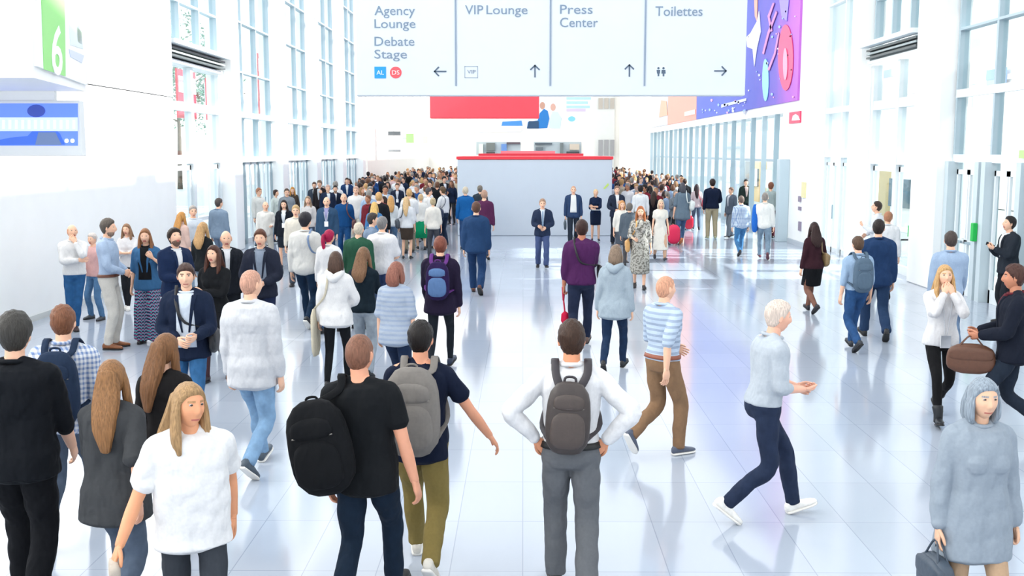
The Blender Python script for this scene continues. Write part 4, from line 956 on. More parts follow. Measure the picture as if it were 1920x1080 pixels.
# small wall signs, left far
for (px0, py0, px1, py1, Y, col, lb) in ((724, 246, 751, 254, 66, '#565f66', 'dark projecting name sign high on the far left wall, the upper one'), (724, 280, 751, 285, 66, '#8c949a', 'grey projecting name sign below the dark one'),
                                 (761, 250, 776, 268, 74, '#8fe07c', 'bright green square hall sign down the hall'), (788, 255, 802, 269, 84, '#bfe8b2', 'paler green square hall sign beyond the bright one')):
    a = on_y(px0, py1, Y); c = on_y(px1, py0, Y); q = MB().box((a[0], Y, a[2]), (c[0], Y+.15, c[2]), bev=.02).obj('wall_sign', mat(col, 'paint')); tag(q, lb, 'sign')
    MB().box((XL-.05, Y+.04, (a[2]+c[2])/2-.04), (a[0], Y+.1, (a[2]+c[2])/2+.04)).obj('bracket', STEELD, q)
# long painted banner on the right wall
XB = XR-.03
def wp(name, pts, off, m, r, bb): q = MB().plate([on_x(x, y, XB-off) for x, y in pts], (-1, 0, 0), .02).obj(name, m, r, loc=bb); q.location = (0, 0, 0); return q
def art_mat():
    m = bpy.data.materials.new('painted_banner'); m.use_nodes = True; nt = m.node_tree; N = nt.nodes; L = nt.links; b = N['Principled BSDF']; b.inputs['Roughness'].default_value = .6
    tc = N.new('ShaderNodeTexCoord'); sp = N.new('ShaderNodeSeparateXYZ'); L.new(tc.outputs['Object'], sp.inputs[0]); r = N.new('ShaderNodeValToRGB'); mr = N.new('ShaderNodeMapRange')
    mr.inputs['From Min'].default_value = -10.5; mr.inputs['From Max'].default_value = 7; L.new(sp.outputs[1], mr.inputs[0]); n = N.new('ShaderNodeTexNoise'); n.inputs['Scale'].default_value = .6; L.new(tc.outputs['Object'], n.inputs['Vector'])
    ad = N.new('ShaderNodeMath'); ad.operation = 'MULTIPLY_ADD'; ad.inputs[1].default_value = .22; L.new(n.outputs[0], ad.inputs[0]); sb = N.new('ShaderNodeMath'); sb.operation = 'SUBTRACT'; sb.inputs[1].default_value = .11
    L.new(mr.outputs[0], sb.inputs[0]); L.new(sb.outputs[0], ad.inputs[2]); L.new(ad.outputs[0], r.inputs[0])
    e = r.color_ramp.elements; e[0].position = 0; e[0].color = lin('#c268c8'); e[1].position = 1; e[1].color = lin('#4a63c8')
    for p_, c_ in ((.10, '#b05fc8'), (.22, '#6d58c2'), (.40, '#4a55bd'), (.7, '#5068cc')): x = e.new(p_); x.color = lin(c_)
    L.new(r.outputs[0], b.inputs['Base Color']); return m
a0 = on_x(1497, 195, XB); a1 = on_x(1307, 227, XB); a2 = on_x(1253, 235, XB); a3 = on_x(1222, 240, XB); zb = 4.42
BB = ((XB), (a0[1]+a1[1])/2, zb); r = empty('wall_banner', BB); tag(r, 'long purple and pink painted banner high on the right wall', 'banner')
MB().box((XB-.04, a0[1], zb), (XR, a1[1], 10.5)).obj('banner_sheet', art_mat(), r, loc=BB).location = (0, 0, 0)
P = lambda c: mat(c, 'paint')
wp('pink_shape', disc(1474, 108, 14, 62, 28), .05, P('#f0407c'), r, BB); wp('pink_core', disc(1473, 120, 4, 30, 20), .08, P('#fa9ab8'), r, BB)
wp('cyan_shape', disc(1436, 150, 6, 40, 20), .05, P('#86c8ee'), r, BB)
wp('white_splash', [(1400, 70), (1408, 62), (1420, 40), (1424, 20), (1427, 60), (1420, 90), (1415, 125), (1412, 92), (1402, 88)], .05, P('#e4e6f6'), r, BB)
wp('orange_streak', [(1415, 0), (1421, 0), (1420, 40), (1416, 30)], .05, P('#e8a08c'), r, BB)
wp('violet_streak', [(1462, 0), (1480, 0), (1476, 40), (1466, 30)], .05, P('#8f7ff0'), r, BB)
for i, pts in enumerate((((1430, 100), (1440, 60), (1456, 20), (1458, 24), (1443, 64), (1433, 102)), ((1440, 130), (1452, 100), (1460, 60), (1462, 64), (1455, 102), (1443, 133)), ((1446, 60), (1440, 30), (1450, 5), (1453, 6), (1444, 32), (1449, 58)))): wp('swirl_line', pts, .06, P('#c07ab8'), r, BB)
rd = random.Random(5)
for i in range(46):
    x = rd.uniform(1312, 1492); y = rd.uniform(0, 190) if x > 1400 else rd.uniform(188, 212); s = rd.uniform(.8, 2.2); wp('paint_spot', disc(x, y, s, s*1.4, 6), .05, P(rd.choice(['#b9c4f4', '#e6a8d8', '#8fb4f0', '#dfe4fb'])), r, BB)
wp('caption_strip', [(1353, 196), (1400, 184), (1400, 189), (1353, 202)], .05, P('#c3cbf5'), r, BB)
BB = (XB, (a1[1]+a2[1])/2, zb); r = empty('wall_banner', BB); tag(r, 'coral wall banner next to the purple one on the right wall', 'banner')
MB().box((XB-.04, a1[1]+.05, zb), (XR, a2[1], 10.5)).obj('banner_sheet', P('#f09a8a'), r, loc=BB).location = (0, 0, 0); wp('caption_strip', [(1284, 210), (1304, 205), (1304, 214), (1284, 218)], .05, P('#f9d0c8'), r, BB)
BB = (XB, (a2[1]+a3[1])/2, zb); r = empty('wall_banner', BB); tag(r, 'grey picture banner at the far end of the right wall banners', 'banner')
MB().box((XB-.04, a2[1]+.05, zb), (XR, a3[1], 10.5)).obj('banner_sheet', P('#bfc5d0'), r, loc=BB).location = (0, 0, 0); wp('picture_patch', [(1236, 220), (1252, 216), (1250, 190), (1240, 188)], .05, P('#d9a68c'), r, BB)
def wsign(name, px0, py0, px1, py1, m, lb, cat):
    a = on_x(px0, py1, XR); c = on_x(px1, py0, XR); q = MB().box((XR-.05, a[1], a[2]), (XR, c[1], c[2])).obj(name, m); tag(q, lb, cat); return q
q = wsign('fire_sign', 1482, 208, 1503, 232, P('#ee3f66'), 'small red safety sign on the white pier just below the purple banner', 'sign')
o = MB().plate([on_x(x, y, XR-.05) for x, y in ((1485, 226), (1500, 225), (1497, 217), (1492, 214), (1487, 217))], (-1, 0, 0), .01).obj('symbol', P('#fdf2f4'), q)
wsign('notice', 1505, 342, 1512, 370, P('#e2d9a8'), 'small pale yellow notice on the white pier', 'notice')
for i, (y0_, y1_) in enumerate(((368, 378), (388, 394), (416, 432))):
    q = wsign('label_plate', 1499, y0_, 1503, y1_, P('#8d8296'), 'small dark label plate on the white pier, '+['top', 'middle', 'bottom'][i]+' one of three', 'label')
# ================================================================== everyone
SPECS = []
def person(px, ytop, foot=None, H=None, **kw):
    """px/ytop: where the crown of the head shows; foot: where the lower foot meets the floor"""
    if foot is not None:
        Y = on_z(px, foot-4)[1]; h = on_y(px, ytop, Y)[2]
        if H is None: H = min(max(h, 1.50), 1.97)
    else:
        H = H or (1.67 if kw.get('fem') else 1.79); Y = on_z(px, ytop, H)[1]
    X = on_y(px, (ytop+(foot or ytop+50))/2, Y)[0]
    kw.update(D=Y, H=H, loc=(X, Y, 0)); SPECS.append(kw); return kw
OL = dict(skin='#e3ab8e'); FM = dict(fem=True)
NV = '#1c2740'; BLK = '#15171b'; JN = '#2c4a70'; WH = '#f3f4f6'; TAN = '#b89e78'
# ---- the people closest to the camera ---------------------------------
person(24, 582, H=1.90, face=-4, fat=1.16, top='untucked', tc='#10141b', bottom='suit', bc='#0e1016', hair='#3b3936', style='medium', legs='strollL', armL='down', armR='fwd', hem=.84, sleeve=1.4,
       label='broad man in a black shirt and black trousers at the very edge, back turned', key='a')
person(116, 560, H=1.80, face=-6, fat=1.04, top='rolled', hem=.88, tc='#eef1f6', tm='plaid', bottom='jeans', bc='#566478', hair='#7a4f38', style='short', legs='walkR', sole='#d8d5d0', shoe='#7b7f84', shoes='sneaker',
       label='man in a blue and white checked shirt carrying a navy backpack', key='plaid')
person(206, 660, H=1.68, face=4, hyaw=-4, top='oversize', tc='#45474a', bottom='jeans', bc='#5d6b7f', hair='#8c6440', style='long', legs='walkL', armL='fwd', armR='back', shoe='#6b665e', skin='#e0a88c', **FM,
       label='woman with very long straight brown hair and a loose dark grey top, back turned')
person(308, 620, H=1.66, face=10, hyaw=16, htilt=6, top='blouse', tc='#1e1c1d', bottom='leggings', bc='#1d2026', hair='#7c5638', style='long', legs='strollL', **FM,
       label='brown-haired woman in a black top just behind the blonde woman in white')
person(352, 700, H=1.70, face=158, hyaw=-26, hpitch=-3, htilt=-4, top='loosetee', tc='#f6f6f7', bottom='slim', bc='#3a3f47', bm='cloth', hair='#a4835c', style='longup', legs='walkL', armL='back', armR=((.42, .14, .86), (.2, -1, -.4), (-.7, 0, -.7)), skin='#dd9a72', roll=0,
       label='blonde woman in a loose white t-shirt and dark jeans walking toward the camera', key='wtee')
person(683, 610, H=1.82, face=8, hyaw=14, htilt=4, fat=1.06, top='tshirt', tc='#15181c', bottom='jeans', bc='#16273a', hair='#5a3d30', style='buzz', legs='walkR', armL='down', armR=((.30, .0, .86), (.3, -1, 0), (-1, .1, 0)), roll=-3, hem=.84, skin='#d99a7c', **{},
       label='balding man in a black t-shirt and dark jeans with a black backpack on one shoulder', key='blk')
person(790, 588, 1072, face=2, hyaw=10, top='tshirt', tc='#121c34', bottom='chino', bc='#8d7c48', hair='#1b1615', style='short', legs='walkL', hem=.84, armL='down', armR='out', skin='#d99878', shoes='sneaker', shoe='#d7d2c8',
       label='dark-haired man in a navy t-shirt and khaki trousers with a striped grey backpack', key='grey')
person(1072, 595, H=1.82, face=2, hyaw=-5, top='shirt', tc='#f6f6f8', bottom='suit', bc='#6f7277', hair='#3d2a20', style='short', legs='strollL', armL=((.205, -.04, 1.02), (1, -.3, 0), (-.5, .8, -.5)), armR=((.205, -.05, 1.02), (1, -.3, 0), (-.5, .8, -.5)), belt='#141414', skin='#d8936e',
       label='man in white shirt and grey trousers, hands on hips, with a dark leather backpack', key='white')
person(1243, 512, 858, face=52, hyaw=10, top='rolled', tc='#c9dbf0', tm='stripe', bottom='chino', bc='#96765a', hair='#c98f72', style='buzz', legs='stepR', armL='belt', armR='back', sleeve=1.1, shoe='#50586a', shoes='sneaker', belt='#8a4a34',
       label='man in a pale blue striped shirt and brown chinos stepping across the floor')
person(1432, 550, 976, face=82, lean=6, top='rolled', tc='#c5ced8', bottom='jeans', bc='#2a3650', hair='#d9c8bc', style='short', legs='walkL', armR='phonelow', armL='hold', shoe='#f1efea', shoes='sneaker', skin='#e8b096',
       label='person in a pale grey shirt, dark jeans and white trainers striding across the open floor')
person(1842, 700, H=1.66, face=176, top='coat', tc='#9fabb8', hem=.70, bottom='leggings', bc='#c9a98a', hair='#8d99a5', style='bob', legs='strollL', armL='carry', skin='#dfb193', **FM,
       label='person in a long pale grey-blue coat close to the camera, carrying a dark bag', key='ghost')
person(1898, 486, 830, face=-70, top='jacket', tc='#191f2e', bottom='jeans', bc='#26303f', hair='#4a2f28', style='short', legs='walkL', armL='hold', armR='hold', shoe='#c99a78', shoes='sneaker', skin='#c08062', under='#6b2833',
       label='man in dark jacket and maroon shirt carrying a brown leather bag by the edge', key='brown')
# ---- middle distance, right half --------------------------------------
person(1764, 487, 792, face=184, hpitch=-6, top='blouse', sleeve=1.93, tc='#f2f1f3', bottom='leggings', bc='#17171a', hair='#c9a06c', style='longup', legs='walkR', armL='face', armR='face', shoe='#14181f', shoes='boot', **FM,
       label='blonde woman in a white blouse and black leggings raising both hands to her face', key='pouch')
person(1778, 427, 672, face=12, top='untucked', tc='#a9bfdb', bottom='jeans', bc='#6d86a6', hair='#463c38', style='short', legs='walkL', armR='fwd', label='man in a light blue shirt walking away behind the blonde woman in white')
person(1894, 405, H=1.80, face=-92, hpitch=-16, top='jacket', tc='#272e38', under='#f3f4f6', bottom='suit', bc='#22272f', hair='#211b1a', style='short', legs='stand', armL='phone', armR='phone', label='man in a dark suit looking down at a phone by the glass doors', key='phoneR')
person(1606, 437, 660, face=-8, top='rolled', tc='#a8c3e0', bottom='jeans', bc='#31588a', hair='#5b4536', style='short', legs='walkR', shoe='#2c3038', label='man in a light blue shirt with a grey-blue backpack and jeans walking away', key='bluegrey')
person(1644, 405, 640, face=5, hyaw=20, top='jacket', tc='#233f68', bottom='suit', bc='#2b4366', hair='#2a211f', style='short', legs='walkL', label='man in a blue suit jacket walking beside the man in jeans, toward the doors')
person(1664, 394, H=1.74, face=24, lean=6, top='shirt', tc=WH, bottom='suit', bc='#7d8fa8', hair='#b07a5c', style='short', legs='stepL', armR='down', label='man in a white shirt partly behind the blue suit jacket')
person(1645, 377, H=1.80, face=-70, hpitch=-14, top='shirt', tc='#e9ecf2', bottom='suit', bc='#3a4150', hair='#3d3029', style='short', legs='stand', armL='phone', armR='belt', label='dark-haired man in a white shirt with his head bent, beside the portal doors')
person(1525, 411, 590, face=-14, hyaw=8, top='blouse', sleeve=1.9, tc='#3d2029', bottom='skirt', bc='#121418', hair='#33201f', style='wavy', legs='walkR', armR='belt', tights='#8c6455', shoe='#1c1a22', shoes='heel', **FM, label='woman in a maroon top and black skirt walking alone past the white pier', key='maroon')
person(1444, 341, 452, face=20, top='sweater', tc='#aebcbb', bottom='slim', bc='#55232f', bm='cloth', hair='#7c4b35', style='medium', legs='strollR', label='person in a grey-green sweater and burgundy trousers at the end of the fins')
person(1398, 335, H=1.82, face=176, top='jacket', tc='#23332f', under='#c9b3ae', bottom='suit', bc='#2a3240', open=.07, hair='#2e2220', style='short', legs='strollL', label='man in a dark open jacket facing the camera in front of the finned glass')
person(1389, 364, 484, face=-3, top='untucked', tc='#e2eef6', tm='plaid', bottom='jeans', bc='#4b82b3', hair='#6a5a52', style='short', legs='walkR', fat=1.08, label='man in a light blue checked shirt and light jeans walking away')
person(1433, 358, 490, face=10, top='untucked', tc='#fbfaf5', bottom='jeans', bc='#8aa1b5', hair='#8d857e', style='short', legs='walkL', armR='down', shoe='#6b3a46', label='man in a cream white shirt with a bright blue jumper hanging at his side', key='jumper')
person(1335, 330, 452, face=2, top='sweater', tc='#13203a', bottom='chino', bc='#c2b596', hair='#2f201c', style='medium', legs='stand', fat=1.1, armR='belt', shoe='#a9ad8c', label='man in a navy sweater and beige trousers, back turned, before the finned glass')
person(1371, 350, H=1.70, face=-120, top='jacket', tc='#616d7c', under='#d6dbe2', bottom='suit', bc='#7d8894', hair='#7b6052', style='short', legs='strollL', label='man in a grey jacket between the navy sweater and the checked shirt')
person(1306, 344, H=1.70, face=4, top='blouse', tc='#d9c7c9', bottom='jeans', bc='#5c6f86', hair='#2c1d22', style='long', legs='strollL', **FM, label='woman with long dark hair and a pale top beside the navy sweater', key='redbag2')
person(1279, 338, 462, face=-6, top='oversize', tc='#6c7d8c', bottom='slim', bc='#56739a', hair='#4a4a52', style='bob', legs='walkR', shoe='#c77a4a', **FM, label='woman in a slate grey tunic with a white shoulder bag, pulling a red suitcase', key='redcase')
person(1200, 384, 545, face=186, top='longdress', tc='#c9c5bd', tm='floral', bottom='midi', bc='#b8b6ae', bm='floral', hair='#a86238', style='longup', legs='strollL', armR='hold', hem=.80, **FM, label='woman with long auburn hair in a grey patterned dress facing the camera', key='auburn')
person(1238, 370, 492, face=176, top='dress', tc='#f7f1e6', bottom='midi', bc='#f7f1e6', hair='#d8c4a8', style='bob', legs='walkL', tights='#e6b99c', shoe='#2c2a30', shoes='heel', **FM, label='woman in a cream dress walking beside the auburn-haired woman')
person(1156, 348, 462, face=176, top='jacket', tc='#2a3347', under='#f2f3f5', bottom='suit', bc='#222a38', hair='#8a6a58', style='short', legs='stand', armL='phone', armR='belt', label='man in a navy suit and white shirt at the booth corner, hands together')
person(1166, 374, H=1.64, face=172, top='blouse', tc='#f3efe6', bottom='skirt', bc='#525a66', hair='#c98f56', style='bob', legs='strollL', **FM, label='blonde woman in a cream blouse beside the booth corner', key='greybag')
person(1180, 380, H=1.60, face=8, top='jacket', tc='#5d6873', bottom='slim', bc='#4b4a4f', hair='#6d6660', style='medium', legs='strollR', label='grey-haired person in a grey jacket behind the auburn-haired woman')
person(1117, 354, H=1.68, face=184, hyaw=-12, hpitch=-12, top='dress', sleeve=1.3, tc='#16284a', bottom='skirt', bc='#14233f', hair='#d9b98c', style='pony', legs='stand', armL='fold', armR='phonelow', shoe='#20222a', shoes='heel', **FM, label='woman in a short navy dress holding papers in front of the booth', key='papers')
person(1075, 347, H=1.84, face=180, top='jacket', tc='#31466a', under='#f7f7f5', open=.075, vz=.98, bottom='suit', bc='#2b3442', hair='#b98d74', style='buzz', legs='strollR', armR='carry', label='man in a blue suit jacket and white shirt carrying a dark briefcase by the booth', key='case')
person(1017, 371, 506, face=178, top='jacket', tc='#27344f', under='#dfe9f3', tie='#8ba4c0', open=.06, bottom='suit', bc='#4a5a85', hair='#a9866e', style='short', legs='strollL', armL='belt', armR='hold', label='man in navy suit and pale tie walking alone before the booth')
person(1090, 405, 655, face=3, hyaw=-4, fat=1.05, top='sweater', tc='#54265a', bottom='jeans', bc='#26304a', hair='#3b2420', style='short', legs='walkR', armL='carry', armR='fold', sleeve=1.6, shoe='#6b5148', skin='#b87458', label='man in a purple sweater walking away with a red umbrella in his hand', key='purple')
person(1152, 452, 700, face=14, lean=4, top='hoodie', tc='#aebdc9', bottom='slim', bc='#203656', hair='#84705f', style='bob', legs='walkR', hem=.80, **FM, label='person in a pale grey-blue jacket and dark jeans beside the purple sweater')
person(893, 373, 555, face=2, top='jacket', tc='#26456e', bottom='suit', bc='#22406a', hair='#5d3f33', style='short', legs='walkL', shoe='#5b3428', label='man in a blue suit walking away toward the grey booth')
person(908, 355, 490, face=6, top='sweater', tc='#5c2a50', bottom='jeans', bc='#2c4468', hair='#b08c78', style='short', legs='strollL', armR='down', label='person in a plum sweater just beyond the man in the blue suit')
person(873, 349, 470, face=-5, top='jacket', tc='#1763a8', bottom='jeans', bc='#3a5a8a', hair='#c4b8a4', style='short', legs='strollR', label='grey-haired man in a bright blue jacket at the corner of the booth')
person(900, 347, H=1.78, face=-2, top='jacket', tc='#35404a', bottom='suit', bc='#39445a', hair='#7c7368', style='medium', legs='strollL', label='grey-haired person in a dark jacket just past the plum sweater')
# ---- left: standing by the white wall ---------------------------------
person(140, 419, 622, face=160, hyaw=-20, hpitch=-8, top='untucked', hem=.93, tc='#f4f3f3', bottom='jeans', bc='#2f6296', hair='#c99476', style='bald', legs='cross', armL='face', armR='fold', shoe='#3d2a2a', label='bald man in white shirt and jeans, hand at his mouth, by the white wall')
person(178, 440, 603, face=200, top='tshirt', tc='#e9b9b6', bottom='jeans', bc='#5b84ad', hair='#cfc5c0', style='short', legs='wide', armR='belt', shoe='#3c4046', label='person in a red and white top and jeans beside the bald man')
person(205, 409, 657, face=82, hyaw=0, top='shirt', tc='#b7cbe6', bottom='chino', bc='#e4dfd6', hair='#5d544d', style='short', beard=1, legs='stand', armL='belt', armR='belt', belt='#6b3c28', shoe='#8a5330', label='bearded man in a light blue shirt, cream trousers and brown shoes, in profile', key='vol')
person(241, 418, 584, face=172, hyaw=8, top='blouse', tc='#eceaec', bottom='leggings', bc='#22242a', hair='#8f6c52', style='longup', legs='cross', armL='fold', armR='fold', shoe='#e3e0dc', shoes='sneaker', **FM, label='young woman with long hair, white top and black leggings near the wall')
person(277, 427, 647, face=176, hyaw=-6, top='jacket', tc='#3f6f9c', under='#17181c', open=.075, vz=.99, sleeve=1.1, bottom='wide', bc='#6fb0bf', bm='zig', hair='#8d5f3f', style='wavy', legs='stand', armL='strap', armR='down', **FM, label='woman in a denim jacket and wide patterned trousers facing the camera')
person(327, 428, H=1.80, face=136, hpitch=-22, top='jacket', tc='#1b2d50', under='#f2f3f6', bottom='suit', bc='#1b2c4c', hair='#33261f', style='medium', legs='stand', armL='phonelow', armR='phonelow', beard=1, label='man in a navy suit looking down at his hands beside the patterned trousers', key='phoneL')
person(349, 490, H=1.78, face=172, hyaw=-6, top='jacket', tc='#17243d', under='#dbe6f4', open=.075, vz=.95, bottom='jeans', bc='#3a6ea0', hair='#4a3630', style='short', legs='strollL', armL='hold', armR='belt', label='man in a dark navy blazer and jeans with a black strap across his pale shirt', key='xbody')
person(405, 456, 716, face=184, hyaw=8, hpitch=-6, top='sweater', tc='#16181c', bottom='skirt', bc='#1a1b20', tights='#4a3238', hair='#4a2a20', style='wavy', legs='strollR', armL='fold', shoe='#2b1f28', shoes='heel', **FM, label='dark-haired woman in a black sweater and skirt facing the camera')
person(424, 431, H=1.74, face=160, top='jacket', tc='#1b1f28', under='#e9ebf0', bottom='suit', bc='#1c2028', hair='#d09a80', style='bald', legs='stand', label='bald man in a black jacket behind the woman in the black sweater')
person(380, 414, H=1.68, face=20, top='blouse', sleeve=1.9, tc='#1d2226', bottom='slim', bc='#7f8f9e', hair='#b99264', style='longup', legs='strollL', **FM, label='blonde woman in a black top behind the man in the blazer', )
person(410, 370, H=1.78, face=18, hyaw=20, top='jacket', tc='#8498ae', bottom='suit', bc='#7b8da5', hair='#4a4340', style='short', legs='strollL', label='man in a light grey jacket at the foot of the first white column')
person(340, 395, H=1.66, face=30, top='blouse', tc='#e3c2b6', bottom='slim', bc='#93a7bb', hair='#c08a4c', style='longup', legs='strollR', **FM, label='woman with orange-blonde hair and a pale pink top by the entrance portal')
person(362, 385, H=1.74, face=150, top='shirt', tc='#dbe4ee', bottom='suit', bc='#8495aa', hair='#a39b95', style='short', legs='stand', label='person in a pale shirt standing inside the entrance portal')
person(489, 429, H=1.79, face=178, top='jacket', tc='#262b3c', under='#8d99ab', open=.075, vz=1.0, bottom='suit', bc='#1f2a4a', hair='#5b3728', style='short', legs='stand', armL='belt', armR='belt', label='man in a dark blazer over a grey t-shirt looking straight at the camera')
person(474, 494, 888, face=12, hyaw=25, top='untucked', fat=1.12, tc='#dcdee3', bottom='jeans', bc='#8db2d6', hair='#b98a78', style='buzz', legs='walkL', armR='down', hem=.80, shoe='#44505c', shoes='sneaker', label='heavy man in a loose pale shirt and light blue jeans, striding')
person(574, 393, 617, face=4, hyaw=22, top='untucked', tc='#e6e5e1', bottom='slim', bc='#17314c', hair='#26222a', style='medium', legs='walkL', hem=.86, fat=1.06, shoe='#1f2228', shoes='sneaker', label='dark-haired man in an off-white jacket and navy trousers walking away', key='ow')
person(617, 428, H=1.66, face=12, hyaw=30, top='jacket', tc='#f3f2f3', bottom='slim', bc='#2e5d94', hair='#a31545', style='pony', legs='strollR', **FM, label='woman with bright crimson ponytail and a white jacket')
person(629, 468, H=1.69, face=2, top='hoodie', tc='#f5f4f4', bottom='leggings', bc='#15181d', hair='#4f3a30', style='bob', legs='strollR', armR='belt', **FM, label='brown-haired woman in a white hooded top with a long cream bag, back turned', key='tote')
person(681, 460, H=1.68, face=6, hyaw=12, top='tshirt', sleeve=1.1, tc='#14242f', bottom='jeans', bc='#a9b4bf', hair='#7a5a42', style='wavy', legs='strollL', hem=.9, armR='fold', **FM, label='woman with wavy light brown hair and a dark teal top')
person(716, 404, H=1.86, face=10, hyaw=8, fat=1.12, top='untucked', tc='#f2f0f3', bottom='jeans', bc='#3a4f7a', hair='#7f7c7c', style='short', legs='strollL', armR='belt', sleeve=.9, label='grey-haired man in a white shirt, taller than the women around him')
person(742, 482, H=1.70, face=16, hyaw=10, top='loosetee', sleeve=.95, tc='#b4bfcf', tm='stripe', bottom='jeans', bc='#1d2f4d', hair='#8c5a4c', style='bob', legs='walkL', hem=.82, **FM, label='person in a grey and white striped t-shirt behind the striped backpack')
person(826, 436, 697, face=4, hyaw=-10, top='jacket', tc='#241b35', bottom='leggings', bc='#20262e', hair='#7a4436', style='short', legs='walkR', armL='fwd', hem=.80, shoe='#202c44', label='person in dark clothes with a purple backpack and tied jacket', key='purp')
person(789, 362, H=1.66, face=-12, top='blouse', tc='#f4f2ee', bottom='flareskirt', bc='#0a9a68', hair='#c9aa80', style='bun', legs='strollL', **FM, label='woman in a white blouse and an emerald green skirt')
person(762, 368, H=1.68, face=4, top='blouse', tc='#edf1f7', bottom='skirt', bc='#4c4038', hair='#d2b184', style='long', legs='stand', **FM, label='woman with very long blonde hair and a white top next to the green skirt', key='grayb')
person(672, 416, H=1.76, face=12, fat=1.1, top='sweater', tc='#2c5a45', bottom='suit', bc='#2b3a4c', hair='#cbbfae', style='thin', legs='stand', label='fair-haired man in a dark green sweater')
person(697, 399, H=1.76, face=70, top='jacket', tc='#7d90a8', bottom='suit', bc='#3a4c66', hair='#3a3330', style='short', legs='stand', label='dark-haired man in profile beside the fair-haired man in green')
person(613, 367, H=1.80, face=178, top='jacket', tc='#32506f', under='#9d9cc4', open=.06, bottom='suit', bc='#2e4a68', hair='#d9a490', style='bald', legs='strollR', badge='#dfe6ef', label='bald man in a grey-blue suit with a white badge on his chest')
person(645, 361, H=1.80, face=176, top='sweater', tc='#124a82', bottom='jeans', bc='#1c4c80', hair='#d7b7a2', style='buzz', legs='strollL', label='man in a royal blue sweater with a brown strap on one shoulder', key='strap')
person(533, 374, H=1.70, face=176, top='jacket', tc='#181e2a', under='#eaeef3', open=.06, bottom='skirt', bc='#1b2430', hair='#231a1c', style='longup', legs='stand', badge='#dfe8f2', **FM, label='dark-haired woman in a black blazer with a white lanyard')
person(485, 352, H=1.78, face=120, top='untucked', tc='#f0f0ea', bottom='jeans', bc='#8096ad', hair='#a9765c', style='short', legs='stand', armL='belt', fat=1.1, label='man in a white shirt just beyond the first white column')
person(498, 377, H=1.66, face=150, top='untucked', tc='#f4f2ec', bottom='chino', bc='#d6d3cb', hair='#e0b49e', style='bald', legs='stand', armL='phonelow', label='bald man in an off-white shirt looking at his hands')
person(517, 355, H=1.68, face=110, top='blouse', tc='#e3ece6', bottom='slim', bc='#2d446c', hair='#3c2a24', style='bun', legs='stand', **FM, label='woman in a pale mint blouse with her dark hair in a bun')
person(538, 353, H=1.74, face=160, top='jacket', tc='#8f98a0', bottom='suit', bc='#3a4048', hair='#5d4a3e', style='short', legs='stand', label='man in a light grey jacket behind the dark-haired woman with the lanyard')
person(549, 350, H=1.66, face=170, top='blouse', tc='#4d443c', bottom='slim', bc='#28303c', hair='#c98a3e', style='longup', legs='stand', **FM, label='ginger-blonde woman in a brown top in front of the glass bays')
person(555, 384, H=1.74, face=172, top='shirt', tc='#e6dfd2', bottom='suit', bc='#4d5866', hair='#b99a6c', style='short', legs='stand', label='fair-haired man in a cream shirt beside the off-white jacket')
person(578, 367, H=1.68, face=182, top='blouse', tc='#dcd7d6', bottom='jeans', bc='#48566b', hair='#8c7560', style='longup', legs='stand', **FM, label='light brown-haired woman in a pale grey blouse facing the camera')
person(590, 341, H=1.76, face=178, top='jacket', tc='#414a58', under='#e2e5ea', bottom='suit', bc='#333c48', hair='#5a4238', style='short', legs='stand', beard=1, label='bearded man in a grey jacket before the second glass bay')
person(600, 338, H=1.84, face=190, top='jacket', tc='#2a2326', under='#d4dbe4', bottom='suit', bc='#2a2a30', hair='#7c6a5a', style='medium', legs='stand', armL='strap', label='tall brown-haired person in a dark jacket, arm raised to the chest')
person(615, 346, H=1.78, face=160, top='jacket', tc='#1d2c48', under='#eaeef2', bottom='suit', bc='#1b2438', hair='#c4a294', style='short', legs='stand', label='fair man in a dark navy jacket behind the bald man with the badge')
person(629, 347, H=1.74, face=172, top='jacket', tc='#182338', under='#e4e8ee', bottom='suit', bc='#1b2438', hair='#26201e', style='short', legs='stand', beard=1, label='bearded man in a navy jacket behind the royal blue sweater')
person(651, 333, H=1.82, face=172, top='jacket', tc='#1f406e', under='#eef2f6', open=.06, bottom='suit', bc='#1d3760', hair='#35261f', style='short', legs='stand', label='man in a blue suit standing clear above the crowd beside the glass bays')
person(668, 349, H=1.84, face=182, fat=1.15, top='untucked', tc='#f0ece8', bottom='chino', bc='#d8d2c6', hair='#c7a08c', style='short', legs='stand', label='big man in a pale cream shirt facing the camera in the crowd')
person(702, 378, H=1.66, face=2, top='blouse', tc='#4a83b8', bottom='slim', bc='#324866', hair='#d4ad68', style='longup', legs='stand', **FM, label='golden blonde woman in a blue top, back turned')
person(733, 366, H=1.68, face=-6, top='blouse', tc='#e9f0f5', bottom='slim', bc='#5a7ba0', hair='#c6965c', style='longup', legs='stand', **FM, label='honey-blonde woman in a white blouse in the crowd')
person(831, 350, H=1.80, face=-60, top='shirt', tc='#f5f6f8', bottom='suit', bc='#24344c', hair='#5b4632', style='medium', glasses=1, legs='stand', armL='belt', label='man with glasses in a white shirt with a navy bag, beside the booth corner', key='navyb')
person(803, 352, H=1.80, face=70, top='shirt', tc='#f7f6f6', bottom='suit', bc='#3b4456', hair='#4a4548', style='short', legs='stand', label='dark-haired man in a white shirt in profile near the booth corner')
person(812, 370, H=1.66, face=-8, top='blouse', tc='#efeae2', bottom='slim', bc='#4a4e56', hair='#b9a684', style='bun', legs='stand', **FM, label='woman in a cream jacket with her fair hair up, near the booth corner')
person(745, 343, H=1.74, face=175, top='jacket', tc='#232d44', under='#e6e6ec', bottom='suit', bc='#232d44', hair='#5c463a', style='short', legs='stand', badge='#c9d6e6', label='man in a navy suit with a lanyard deep in the crowd')

